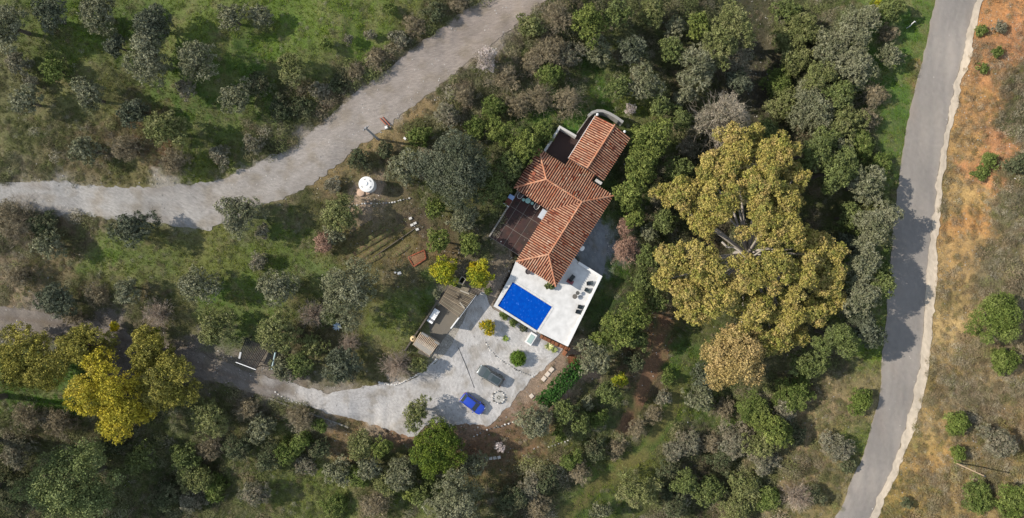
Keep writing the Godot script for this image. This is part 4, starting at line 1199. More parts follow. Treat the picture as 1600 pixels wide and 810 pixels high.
func terrace():
	# concrete deck round the pool
	var deck := poly_px([[806, 408], [796.5, 432.8], [771, 479], [844.5, 521], [886, 541.5], [940, 432.8], [906, 411.5], [890, 395], [850, 380]], FLOOR)
	var pool := PackedVector2Array()
	for p in [[-24, 162], [49, 162], [49, 206], [-24, 206]]:
		var q := LP(p[0], p[1], FLOOR)
		pool.append(Vector2(q.x, q.z))
	var sh := Shape.new()
	var ax := Vector2(AX.x, AX.z); var az := Vector2(AZ.x, AZ.z)
	var far := 60.0
	var pieces := [
		[pool[0] - ax * far - az * far, pool[1] + ax * far - az * far, pool[1] + ax * far, pool[0] - ax * far],
		[pool[3] - ax * far, pool[2] + ax * far, pool[2] + ax * far + az * far, pool[3] - ax * far + az * far],
		[pool[0] - ax * far, pool[0], pool[3], pool[3] - ax * far],
		[pool[1], pool[1] + ax * far, pool[2] + ax * far, pool[2]]]
	for p in pieces:
		for pg in Geometry2D.intersect_polygons(deck, PackedVector2Array(p)): sh.prism(pg, -1.2, FLOOR)
	var o := struct("terrace", sh, mats.deck)
	tag(o, "white concrete pool terrace in front of the villa", "terrace")
	# pale coping stones round the pool
	var m := [[0, 1, -1], [1, 2, 1], [2, 3, 1], [3, 0, -1]]
	for e in m:
		var a := pool[e[0]]; var b := pool[e[1]]
		var dir := (b - a).normalized(); var out := Vector2(dir.y, -dir.x)
		var n := int((b - a).length() / 0.6)
		for k in n:
			var c := Shape.new()
			var p := a.lerp(b, (k + 0.5) / n)
			var mid := Vector3(p.x, 0, p.y) + Vector3(out.x, 0, out.y) * 0.17 + Vector3(0, FLOOR + 0.003, 0)
			var half := (b - a).length() / n * 0.5 - 0.006
			c.box(mid, Vector3(dir.x, 0, dir.y) * half, Vector3(out.x, 0, out.y) * 0.17, 0.035, vary(Color(0.97, 0.96, 0.94), 0.03), 0.004)
			obj("coping_stone", c, mats.deck, o)
	# basin and cover
	var basin := Shape.new()
	for i in 4:
		var a := pool[i]; var b := pool[(i + 1) % 4]
		basin.quad(Vector3(a.x, FLOOR, a.y), Vector3(b.x, FLOOR, b.y), Vector3(b.x, FLOOR - 1.3, b.y), Vector3(a.x, FLOOR - 1.3, a.y))
	basin.quad(Vector3(pool[0].x, FLOOR - 1.3, pool[0].y), Vector3(pool[1].x, FLOOR - 1.3, pool[1].y), Vector3(pool[2].x, FLOOR - 1.3, pool[2].y), Vector3(pool[3].x, FLOOR - 1.3, pool[3].y))
	obj("pool_basin", basin, mats.deck, o)
	var cov := thing("pool_cover", "bright blue sheet covering the rectangular swimming pool", "pool cover", LP(12.5, 184, FLOOR - 0.12))
	for half in 2:
		var t0 := 162.3 if half == 0 else 183.0; var t1 := 183.6 if half == 0 else 205.7
		var c := Shape.new()
		var ns := 70; var nt := 22
		var pts := []; var cols := []
		for j in nt + 1:
			var row := []; var crow := []
			for i in ns + 1:
				var s := lerpf(-23.7, 48.7, float(i) / ns); var tt := lerpf(t0, t1, float(j) / nt)
				var p := LP(s, tt, FLOOR - 0.12)
				var wr := noise_d.get_noise_2d(p.x * 0.9 + 40.0, p.z * 0.9) * 0.008 + noise_c.get_noise_2d(s * 0.25, tt * 0.5) * 0.02
				p.y += wr + (0.035 if half == 0 else 0.0)
				row.append(p - cov.position)
				var glint := clampf((noise_d.get_noise_2d(s * 1.3 + 90.0, tt * 2.1) - 0.5) * 5.0, 0.0, 1.0)  # pale glints on the wrinkles, painted into the cover colour
				crow.append(lin("003f98").lerp(lin("0049a6"), 0.9 * clampf(noise_c.get_noise_2d(s * .6, tt * .6) + 0.3, 0.0, 1.0)).lerp(lin("5c90e0"), glint * 0.7))
			pts.append(row); cols.append(crow)
		for j in nt:
			for i in ns:
				var na := Vector3.UP
				var a: Vector3 = pts[j][i]; var b: Vector3 = pts[j][i + 1]; var d: Vector3 = pts[j + 1][i + 1]; var e: Vector3 = pts[j + 1][i]
				c.tri_n(a, b, d, na, na, na, cols[j][i], cols[j][i + 1], cols[j + 1][i + 1])
				c.tri_n(a, d, e, na, na, na, cols[j][i], cols[j + 1][i + 1], cols[j + 1][i])
		obj("cover_panel", c, mats.pool, cov)
	# parapet
	var w := Shape.new()
	wall_line(w, [[904, 410.5], [939, 432.6], [886, 541]], 0.38, -1.6, FLOOR + 0.55)
	var pw := obj("terrace_wall", w, mats.white)
	tag(pw, "white parapet wall bent round the right side of the terrace", "wall")
	# tiled yard west of the villa
	var yard := Shape.new()
	var yp := PackedVector2Array()
	for p in [[-93, 34], [-34, 34], [-34, 122], [-93, 122]]:
		var q := LP(p[0], p[1], FLOOR - 0.1)
		yp.append(Vector2(q.x, q.z))
	yard.prism(yp, -0.2, FLOOR - 0.1, lin("8a8078"))
	var yo := struct("courtyard", yard, mats.deck_tint)
	tag(yo, "dark red tiled yard with pale joints west of the villa", "courtyard")
	var sl := [-92.5, -81.0, -67.0, -52.0, -34.5]; var tl := [34.5, 63.5, 92.7, 121.5]
	for i in sl.size() - 1:
		for j in tl.size() - 1:
			# panels of small dark clay tiles between pale joint bands
			var nx := int((sl[i + 1] - sl[i]) / 5.0); var nz := int((tl[j + 1] - tl[j]) / 5.0)
			var c := Shape.new()
			for a in nx:
				for b in nz:
					var s0: float = lerpf(sl[i] + 0.35, sl[i + 1] - 0.35, float(a) / nx); var s1: float = lerpf(sl[i] + 0.35, sl[i + 1] - 0.35, (a + 0.995) / nx)
					var t0: float = lerpf(tl[j] + 0.35, tl[j + 1] - 0.35, float(b) / nz); var t1: float = lerpf(tl[j] + 0.35, tl[j + 1] - 0.35, (b + 0.995) / nz)
					var q := poly_st([[s0, t0], [s1, t0], [s1, t1], [s0, t1]], FLOOR - 0.1)
					c.prism(q, FLOOR - 0.1, FLOOR - 0.07 + rng.randf_range(0.0, 0.006), vary(lin("43261f").lerp(lin("33221e"), rng.randf()), 0.2))  # red clay, darkened further for the tree shade on the yard
			obj("tile_panel", c, mats.deck_tint, yo)
	var yw := Shape.new()
	for seg in [[[-93, 26], [-93, 122]]]:
		var line := PackedVector2Array()
		for p in seg:
			var q := LP(p[0], p[1], FLOOR + 0.5)
			line.append(Vector2(q.x, q.z))
		for pg in Geometry2D.offset_polyline(line, 0.12, Geometry2D.JOIN_MITER, Geometry2D.END_BUTT): yw.prism(pg, 0.2, FLOOR + 0.5, Color(0.5, 0.48, 0.45), 0.02)
	tag(obj("yard_wall", yw, mats.plaster), "low grey wall along the tiled yard's outer side", "wall")
	# courtyard behind, between villa and annex
	var back := Shape.new()
	back.prism(poly_px([[874, 198.5], [899.6, 212], [921, 180], [931, 184], [890, 250], [884, 258], [852, 236]], FLOOR - 0.1), -0.3, FLOOR - 0.1, lin("38261f"))
	tag(struct("back_courtyard", back, mats.deck_tint), "dark brown paved court between villa and annex", "courtyard")
	var bw := Shape.new()
	wall_line(bw, [[851, 236], [875, 198.2], [900.5, 213]], 0.34, 0.2, FLOOR + 1.5)
	tag(obj("court_wall", bw, mats.plaster), "angled pale wall closing the dark court behind the villa", "wall")
	var bk := Shape.new()
	wall_line(bk, [[901, 209], [922, 179.5]], 0.14, 0.2, FLOOR + 0.4, Color(0.5, 0.48, 0.44))
	tag(obj("court_kerb", bk, mats.plaster), "thin pale kerb between lawn and annex court", "kerb")
	var cw := Shape.new()
	wall_line(cw, [[920, 180.5], [926, 175.5], [934, 173], [943, 173.5], [952, 177], [962, 182.5], [974, 191]], 0.42, -0.2, FLOOR + 0.9, Color(0.62, 0.62, 0.62))
	tag(obj("curved_wall", cw, mats.plaster), "curved grey retaining wall behind the annex", "wall")
	# the blue grey gravel bed between house and bushes
	var gp := sheet([[928, 350], [916, 372], [908, 395], [906, 410]], [[936, 349], [947, 364], [949, 396], [940, 431]], 10, 0.4, 0.07, func(p, _f, _i): return gravel(p, "8f9499"), 0.3)
	tag(struct("gravel_bed", gp, mats.gravel), "bluish grey gravel bed along the villa's east wall", "gravel")

func poly_st(pts: Array, y: float) -> PackedVector2Array:
	var out := PackedVector2Array()
	for p in pts:
		var q := LP(p[0], p[1], y)
		out.append(Vector2(q.x, q.z))
	return out

func gravel(p: Vector3, hex: String) -> Color:
	var c := lin(hex)
	var soil := clampf(noise_c.get_noise_2d(p.x * 1.2 + 60.0, p.z * 1.2) * 2.0 - 0.1, 0.0, 1.0)
	c = c.lerp(lin("94866e"), soil * 0.45)
	var k := 1.0 + noise_d.get_noise_2d(p.x * 2.2, p.z * 2.2) * 0.3 + noise_b.get_noise_2d(p.x * 3.0, p.z * 3.0) * 0.16 + rng.randf_range(-0.1, 0.1)
	return Color(c.r * k, c.g * k, c.b * k)

# ---------------------------------------------------------------- roads
var TRACK_TOP := [[-60, 284], [0, 283], [80, 285], [180, 292], [280, 291], [340, 281], [400, 256], [450, 230], [500, 194], [560, 143], [620, 95], [680, 50], [740, 9], [790, -30]]
var TRACK_LOW := [[-60, 322], [0, 326], [80, 333], [160, 340], [250, 350], [330, 357], [390, 328], [450, 308], [500, 278], [560, 230], [620, 186], [690, 132], [760, 76], [850, 4], [900, -35]]
var LOWER_TOP := [[-60, 470], [0, 478], [60, 487], [140, 502], [230, 530], [290, 546], [350, 566], [400, 584], [450, 596], [512, 616]]
var LOWER_LOW := [[-60, 510], [0, 514], [100, 524], [200, 545], [260, 567], [320, 592], [380, 611], [440, 627], [502, 642]]
var COURT_TOP := [[505, 617], [560, 606], [592, 600], [640, 594], [683, 564], [704, 540], [722, 505], [742, 465], [757, 458], [771, 482], [808, 503], [845, 524], [880, 545]]
var COURT_LOW := [[498, 641], [560, 657], [620, 677], [645, 684], [672, 662], [700, 667], [735, 662], [760, 664], [780, 650], [800, 630], [815, 608], [838, 586], [872, 556]]
var PATH_L := [[1026, 490], [1014, 545], [994, 598], [978, 640], [958, 672]]
var PATH_R := [[1052, 496], [1042, 552], [1020, 606], [1000, 652], [976, 686]]
var BENCH_L := [[1056, 575], [1040, 628], [1012, 676], [972, 716], [925, 752], [868, 800], [850, 830]]
var BENCH_R := [[1080, 582], [1064, 640], [1032, 694], [990, 732], [945, 768], [900, 810], [885, 840]]
var ROAD_L := [[1478, -60], [1463, 0], [1445, 80], [1425, 160], [1412, 230], [1402, 300], [1393, 400], [1385, 500], [1378, 580], [1369, 640], [1350, 710], [1325, 770], [1303, 812], [1272, 870]]
var ROAD_R := [[1540, -60], [1527, 0], [1510, 60], [1492, 130], [1478, 200], [1465, 270], [1457, 350], [1447, 450], [1440, 540], [1429, 610], [1411, 680], [1386, 750], [1358, 812], [1330, 870]]
var GUT_R := [[1549, -60], [1537, 0], [1521, 60], [1502, 130], [1487, 200], [1475, 270], [1468, 350], [1462, 450], [1455, 540], [1443, 610], [1425, 680], [1398, 750], [1370, 812], [1342, 870]]

func roads():
	var tr := sheet(TRACK_TOP, TRACK_LOW, 30, 0.22, 0.06, func(p, f, i):
		var c := gravel(p, "b9b6b2").lerp(gravel(p, "b3a59a"), clampf(i * 1.6 - 0.4, 0.0, 1.0))
		# two wheel tracks worn to paler stone, with earth along the middle and the rims
		var rut := exp(-pow((f - 0.32) / 0.09, 2.0)) + exp(-pow((f - 0.66) / 0.09, 2.0))
		var earth := clampf(noise_b.get_noise_2d(p.x * 1.5, p.z * 1.5) + 0.25, 0.0, 1.0)
		c = c.lerp(lin("95897c"), (1.0 - clampf(rut, 0, 1)) * earth * 0.45)
		return c, 0.4)
	tag(struct("gravel_track", tr, mats.gravel), "pale gravel track curving across the upper left", "track")
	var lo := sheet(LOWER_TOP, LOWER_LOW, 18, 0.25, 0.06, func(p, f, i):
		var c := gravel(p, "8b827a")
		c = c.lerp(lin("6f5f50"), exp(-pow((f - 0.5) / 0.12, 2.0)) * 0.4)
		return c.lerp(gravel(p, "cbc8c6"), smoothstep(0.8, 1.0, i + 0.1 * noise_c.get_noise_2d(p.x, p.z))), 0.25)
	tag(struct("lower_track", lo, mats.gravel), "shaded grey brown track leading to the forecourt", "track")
	var co := sheet(COURT_TOP, COURT_LOW, 44, 0.22, 0.07, func(p, _f, i):
		return gravel(p, "cbc8c6").lerp(gravel(p, "e0dcd8"), clampf(i * 1.4 - 0.3, 0.0, 1.0)), 0.3)
	tag(struct("forecourt", co, mats.gravel), "white gravel forecourt with the parked cars", "forecourt")
	var earth := func(hex: String, green: String) -> Callable:
		return func(p, f, _i):
			var g := clampf(noise_c.get_noise_2d(p.x * 0.8, p.z * 0.8) * 1.5 + absf(f - 0.5) * 1.6 - 0.2, 0.0, 1.0)
			var c := lin(hex).lerp(lin(green), g)
			var k := 1.0 + noise_d.get_noise_2d(p.x * 1.6, p.z * 1.6) * 0.35 + rng.randf_range(-0.08, 0.08)
			return Color(c.r * k, c.g * k, c.b * k)
	tag(struct("footpath", sheet(PATH_L, PATH_R, 12, 0.3, 0.05, earth.call("7a5c42", "5a5f34"), 0.6), mats.ground), "brown earth footpath below the villa's terrace", "path")
	tag(struct("grass_path", sheet(BENCH_L, BENCH_R, 12, 0.3, 0.05, earth.call("6f6a3a", "586a2c"), 0.7), mats.ground), "grassy terrace path curving down to the bottom edge", "path")
	var asphalt := func(p, f, _i):
		var c := lin("8e8882")
		var k := 1.0 + noise_d.get_noise_2d(p.x * 2.0, p.z * 2.0) * 0.08 + noise_c.get_noise_2d(p.x * 0.5, p.z * 0.25) * 0.14 + rng.randf_range(-0.05, 0.05)
		var patch := clampf(noise_c.get_noise_2d(p.x * 0.8 + 33.0, p.z * 0.3) * 2.0 - 0.5, 0.0, 1.0)
		c = c.lerp(lin("93877c"), patch * 0.5)
		# paler where the wheels run, a darker oily strip between, and sealed repairs
		var wheels := exp(-pow((f - 0.2) / 0.06, 2.0)) + exp(-pow((f - 0.42) / 0.05, 2.0)) + exp(-pow((f - 0.62) / 0.05, 2.0)) + exp(-pow((f - 0.82) / 0.06, 2.0))
		k += (wheels - 0.5) * 0.07 * (0.6 + noise_c.get_noise_2d(p.x * 0.4, p.z * 0.4))
		var edge: float = maxf(0.0, absf(f - 0.5) - 0.42) / 0.08
		c = c.lerp(lin("9a9084"), edge * 0.5)
		return Color(c.r * k, c.g * k, c.b * k)
	tag(struct("road", sheet(ROAD_L, ROAD_R, 16, 0.45, 0.1, asphalt, 0.12), mats.asphalt), "grey asphalt road running down the right side", "road")
	tag(struct("road_gutter", sheet(ROAD_R, GUT_R, 5, 0.45, 0.13, func(p, _f, _i):
		var c := lin("bfb2a0")
		var k := 1.0 + noise_d.get_noise_2d(p.x * 2.0, p.z * 2.0) * 0.25 + rng.randf_range(-0.06, 0.06)
		return Color(c.r * k, c.g * k, c.b * k), 0.22), mats.concrete), "pale concrete gutter along the road's right edge", "gutter")

func ground():
	var xs := axis_(-88.0, 88.0, 0.3); var zs := axis_(-48.0, 48.0, 0.3)
	var nx := xs.size(); var nz := zs.size()
	var v := PackedVector3Array(); var c := PackedColorArray(); var n := PackedVector3Array(); var ix := PackedInt32Array()
	v.resize(nx * nz); c.resize(nx * nz); n.resize(nx * nz)
	var hole := poly_px([[800, 420], [772, 478], [844, 520], [884, 538], [934, 434], [900, 405], [880, 300], [830, 300], [800, 380]], FLOOR)
	for j in nz:
		for i in nx:
			var x := xs[i]; var z := zs[j]
			var h := hgt(x, z)
			if x > -12.0 and x < 16.0 and z > -12.0 and z < 15.0 and Geometry2D.is_point_in_polygon(Vector2(x, z), hole): h = minf(h, -0.6)
			v[j * nx + i] = Vector3(x, h, z)
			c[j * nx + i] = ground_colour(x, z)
	for j in nz:
		for i in nx:
			var a := v[j * nx + maxi(i - 1, 0)]; var b := v[j * nx + mini(i + 1, nx - 1)]
			var d := v[maxi(j - 1, 0) * nx + i]; var e := v[mini(j + 1, nz - 1) * nx + i]
			n[j * nx + i] = (e - d).cross(b - a).normalized()
	ix.resize((nx - 1) * (nz - 1) * 6)
	var k := 0
	for j in nz - 1:
		for i in nx - 1:
			var a := j * nx + i
			ix[k] = a; ix[k + 1] = a + 1; ix[k + 2] = a + nx + 1; ix[k + 3] = a; ix[k + 4] = a + nx + 1; ix[k + 5] = a + nx
			k += 6
	var arr := []
	arr.resize(Mesh.ARRAY_MAX)
	arr[Mesh.ARRAY_VERTEX] = v; arr[Mesh.ARRAY_NORMAL] = n; arr[Mesh.ARRAY_COLOR] = c; arr[Mesh.ARRAY_INDEX] = ix
	var m := ArrayMesh.new()
	m.add_surface_from_arrays(Mesh.PRIMITIVE_TRIANGLES, arr)
	m.surface_set_material(0, mats.ground)
	var o := MeshInstance3D.new()
	o.name = "ground"; o.mesh = m
	add_child(o)
	o.set_meta("kind", "structure")
	tag(o, "hillside of grass, dry scrub and orange soil", "ground")

func axis_(lo: float, hi: float, step: float) -> PackedFloat32Array:
	var out := PackedFloat32Array()
	var g := 300.0
	var left := []
	var x := lo; var s := step
	while x > lo - g: s *= 1.5; x -= s; left.push_front(x)
	for q in left: out.append(q)
	x = lo
	while x < hi: out.append(x); x += step
	s = step
	out.append(hi); x = hi
	while x < hi + g: s *= 1.5; x += s; out.append(x)
	return out

# ---------------------------------------------------------------- cars
func car(px: float, py: float, nose: Vector2, label: String, paint: Material, length: float, estate: bool):
	var at := G(px, py, 0.07)
	var f := nose.normalized()
	var t := thing("parked_car", label, "car", at, atan2(-f.y, f.x), "cars parked on the forecourt")
	var k := length / 4.2
	var sec := [[-2.1, .60, .46, .66], [-2.04, .74, .34, .80], [-1.9, .82, .26, .90], [-1.5, .88, .22, .95], [-0.6, .89, .22, .95], [0.5, .89, .22, .94], [1.1, .88, .22, .90], [1.6, .85, .24, .84], [1.9, .76, .28, .76], [2.04, .64, .36, .66], [2.1, .5, .44, .58]]
	var b := Shape.new()
	var rings := []
	for s in sec:
		var w: float = s[1]; var y0: float = s[2]; var y1: float = s[3]
		var x: float = s[0] * k
		var ym := lerpf(y0, y1, 0.6)
		rings.append([Vector3(x, y0, -w * .94), Vector3(x, ym, -w), Vector3(x, y1 - .05, -w * .96), Vector3(x, y1, -w * .84), Vector3(x, y1 + .025, 0), Vector3(x, y1, w * .84), Vector3(x, y1 - .05, w * .96), Vector3(x, ym, w), Vector3(x, y0, w * .94)])
	var nn := []
	for i in rings.size():
		var row := []
		for j in 9:
			var p0: Vector3 = rings[maxi(i - 1, 0)][j]; var p1: Vector3 = rings[mini(i + 1, rings.size() - 1)][j]
			var q0: Vector3 = rings[i][maxi(j - 1, 0)]; var q1: Vector3 = rings[i][mini(j + 1, 8)]
			var m := (p1 - p0).cross(q1 - q0).normalized()
			if m.dot(rings[i][j] - Vector3(rings[i][j].x * 0.8, 0.5, 0)) < 0: m = -m
			row.append(m)
		nn.append(row)
	for i in rings.size() - 1:
		for j in 8:
			b.tri_n(rings[i][j], rings[i + 1][j], rings[i + 1][j + 1], nn[i][j], nn[i + 1][j], nn[i + 1][j + 1], Color.WHITE, Color.WHITE, Color.WHITE)
			b.tri_n(rings[i][j], rings[i + 1][j + 1], rings[i][j + 1], nn[i][j], nn[i + 1][j + 1], nn[i][j + 1], Color.WHITE, Color.WHITE, Color.WHITE)
	for e in [0, rings.size() - 1]:
		for j in range(1, 8): b.tri(rings[e][0], rings[e][j], rings[e][j + 1])
	obj("body", b, paint, t)
	# greenhouse: roof panel on glass all round, painted pillars between
	var xr0 := (-1.72 if estate else -1.45) * k; var xr1 := 0.28 * k; var xb0 := (-1.98 if estate else -1.92) * k; var xb1 := 1.0 * k
	var yr := 1.5; var yb := .93; var wr := .6; var wb := .8
	var roof := Shape.new()
	var rows := []
	for i in 7:
		var fx := i / 6.0
		var x := lerpf(xr0, xr1, fx)
		var arch := yr - 0.07 * pow(absf(fx - 0.45) * 2.0, 2.0)
		var w := wr * (1.0 - 0.06 * absf(fx - 0.5))
		rows.append([Vector3(x, arch - .07, -w - .03), Vector3(x, arch - .01, -w + .07), Vector3(x, arch + .02, 0), Vector3(x, arch - .01, w - .07), Vector3(x, arch - .07, w + .03)])
	for i in 6:
		for j in 4: roof.quad(rows[i][j], rows[i + 1][j], rows[i + 1][j + 1], rows[i][j + 1])
	for e in [-1.0, 1.0]:
		var rr := Vector3(xr0, yr - .13, e * (wr + .02)); var rf := Vector3(xr1, yr - .13, e * (wr + .02))
		roof.tube(rr, Vector3(xb0, yb, e * wb), .05, .07, 6)
		roof.tube(rf, Vector3(xb1, yb - .03, e * wb), .04, .05, 6)
		var mx := lerpf(xb0, xb1, 0.52)
		roof.tube(Vector3(mx, yr - .1, e * (wr + .03)), Vector3(mx, yb, e * (wb + .01)), .045, .05, 6)
	obj("roof", roof, paint, t)
	var ws := Shape.new()
	ws.quad(Vector3(xr1 - .02, yr - .06, -wr), Vector3(xr1 - .02, yr - .06, wr), Vector3(xb1, yb - .02, wb), Vector3(xb1, yb - .02, -wb))
	obj("windscreen", ws, mats.car_glass, t)
	var rw := Shape.new()
	rw.quad(Vector3(xr0 + .02, yr - .08, -wr), Vector3(xr0 + .02, yr - .08, wr), Vector3(xb0, yb, wb), Vector3(xb0, yb, -wb))
	obj("rear_window", rw, mats.car_glass, t)
	for e in [-1.0, 1.0]:
		var sw := Shape.new()
		sw.quad(Vector3(xr0, yr - .09, e * wr), Vector3(xr1, yr - .09, e * wr), Vector3(xb1, yb - .02, e * wb), Vector3(xb0, yb, e * wb))
		obj("side_window", sw, mats.car_glass, t)
		var mi := Shape.new()
		mi.blob(Vector3(0.78 * k, .98, e * .98), Vector3(.09, .08, .13), rng, Color.WHITE, 0.02)
		obj("mirror", mi, paint, t)
		var hl := Shape.new()
		hl.blob(Vector3(1.88 * k, .68, e * .58), Vector3(.17, .08, .16), rng, Color.WHITE, 0.02)
		obj("headlight", hl, mats.lamp, t)
		var tl := Shape.new()
		tl.blob(Vector3(-2.0 * k, .78, e * .62), Vector3(.09, .1, .14), rng, lin("7a1010"), 0.02)
		obj("tail_light", tl, mats.painted, t)
		for x in [-1.3 * k, 1.28 * k]:
			var wh := Shape.new()
			wh.tube(Vector3(x, .31, e * .68), Vector3(x, .31, e * .9), .31, .31, 18)
			var tyre := obj("wheel", wh, mats.rubber, t)
			var ri := Shape.new()
			ri.tube(Vector3(x, .31, e * .895), Vector3(x, .31, e * .915), .2, .17, 14)
			obj("rim", ri, mats.metal, tyre)
	if estate:
		var pan := Shape.new()
		pan.box(Vector3(lerpf(xr0, xr1, 0.42), yr - .005, 0), Vector3((xr1 - xr0) * .3, 0, 0), Vector3(0, 0, .4), .03, Color.WHITE, .01)
		obj("glass_roof", pan, mats.car_glass, t)
		for e in [-1.0, 1.0]:
			var ra := Shape.new()
			ra.tube(Vector3(xr0 + .12, yr + .03, e * .56), Vector3(xr1 - .15, yr + .03, e * .56), .025, .025, 6)
			obj("roof_rail", ra, mats.metal, t)
	var sk := Shape.new()
	sk.box(Vector3(0, .16, 0), Vector3(1.75 * k, 0, 0), Vector3(0, 0, .7), .14)
	obj("underbody", sk, mats.rubber, t)

# ---------------------------------------------------------------- garden things
func rosette(px: float, py: float, r: float, n: int, cols: Array, label: String, called := "agave_plant", up := 0.6):
	var at := G(px, py, 0.06)
	var t := thing(called, label, "plant", at)
	for i in n:
		var sh := Shape.new()
		var a := i * 2.39996; var e := rng.randf_range(0.25, 1.0) * up
		var d := Vector3(cos(a), e, sin(a)).normalized(); var side := Vector3(-sin(a), 0, cos(a))
		var l := r * rng.randf_range(0.75, 1.1); var w := r * 0.12
		var c := vary(lin(cols[i % cols.size()]), 0.15)
		var m := d * l * 0.5 + Vector3(0, 0.03, 0); var tip := d * l - Vector3(0, l * 0.12, 0)
		sh.quad(-side * w * 0.6, m - side * w, m - Vector3(0, w * 0.5, 0), Vector3(0, -w * 0.3, 0), c)
		sh.quad(side * w * 0.6, m + side * w, m - Vector3(0, w * 0.5, 0), Vector3(0, -w * 0.3, 0), c)
		sh.tri(m - side * w, tip, m - Vector3(0, w * 0.5, 0), c)
		sh.tri(m + side * w, tip, m - Vector3(0, w * 0.5, 0), c)
		obj("leaf", sh, mats.leaf, t)

func chair(px: float, py: float, y: float, turn: float, label: String, col: Color):
	var t := thing("garden_chair", label, "chair", P(px, py, y), turn, "chairs on the terrace")
	var s := Shape.new(); s.box(Vector3(0, .36, 0), Vector3(.42, 0, 0), Vector3(0, 0, .3), .05, col, .015)
	obj("seat", s, mats.painted, t)
	var b := Shape.new()
	b.quad(Vector3(-.4, .4, -.3), Vector3(-.4, .4, .3), Vector3(-.66, .95, .3), Vector3(-.66, .95, -.3), col)
	b.quad(Vector3(-.43, .4, -.3), Vector3(-.43, .4, .3), Vector3(-.69, .95, .3), Vector3(-.69, .95, -.3), col)
	obj("backrest", b, mats.painted, t)
	for x in [-.38, .38]:
		for z in [-.28, .28]:
			var l := Shape.new(); l.tube(Vector3(x, 0, z), Vector3(x, .38, z), .02, .02, 6, Color(.1, .1, .1))
			obj("leg", l, mats.painted, t)
	for z in [-.34, .34]:
		var a := Shape.new(); a.tube(Vector3(-.46, .6, z), Vector3(.36, .58, z), .022, .022, 6, Color(.12, .12, .12))
		obj("armrest", a, mats.painted, t)

func round_table(px: float, py: float, y: float, r: float, col: Color, label: String):
	var t := thing("round_table", label, "table", P(px, py, y))
	var s := Shape.new(); s.lathe(Vector3(0, .66, 0), [[0.0, 0], [r, 0], [r, .035], [r - .02, .045], [0.0, .045]], 22, col)
	obj("table_top", s, mats.painted, t)
	var p := Shape.new(); p.lathe(Vector3.ZERO, [[0.0, 0], [r * .6, 0], [r * .6, .03], [.035, .06], [.035, .66]], 12, Color(.1, .1, .1))
	obj("pedestal", p, mats.painted, t)

func slab(called: String, px: float, py: float, y: float, hx: float, hz: float, h: float, turn: float, m: Material, col: Color, label: String, cat: String, group := "", bevel := 0.02) -> Node3D:
	var g := G(px, py)
	var at := P(px, py, y) if y > -50.0 else g
	var sh := Shape.new()
	sh.box(Vector3(0, -0.06, 0), Vector3(hx, 0, 0), Vector3(0, 0, hz), h + 0.06, col, bevel)
	var o := obj(called, sh, m)
	o.position = at; o.rotation.y = turn
	tag(o, label, cat, group)
	return o

func stone_line(pts: Array, n: int, size: float, dark: float, label: String):
	var t := thing("stone_edging", label, "edging", G(pts[0][0], pts[0][1]))
	var line := resample_n(pts, n)
	for p in line:
		var s := size * rng.randf_range(0.7, 1.2)
		var sh := Shape.new()
		var c := rng.randf_range(0.55, 0.8) if rng.randf() > dark else rng.randf_range(0.12, 0.3)
		var q: Vector3 = p - t.position
		q.y = hgt(p.x, p.z) + 0.1 - t.position.y
		sh.blob(q + Vector3(rng.randf_range(-.06, .06), 0, rng.randf_range(-.06, .06)), Vector3(s, s * .7, s * .8), rng, Color(c, c * .97, c * .92), .2)
		obj("stone", sh, mats.stone, t)

func slatted_roof(t: Node3D, c: Array, n: int, cols: Array, width: float, thick: float, called: String):
	# c: four corners in the thing's frame; slats run from edge 0-3 to edge 1-2
	for i in n:
		var f := (i + 0.5) / n
		var a: Vector3 = c[0].lerp(c[3], f); var b: Vector3 = c[1].lerp(c[2], f)
		var d := (b - a).normalized()
		var sd := Vector3(-d.z, 0, d.x) * width * 0.5
		var sh := Shape.new()
		var lift := rng.randf_range(-0.02, 0.02)
		sh.box((a + b) * 0.5 + Vector3(0, lift, 0), (b - a) * 0.5 * rng.randf_range(0.97, 1.02), sd, thick, vary(lin(cols[i % cols.size()]), 0.18), 0.01)
		obj(called, sh, mats.wood, t)

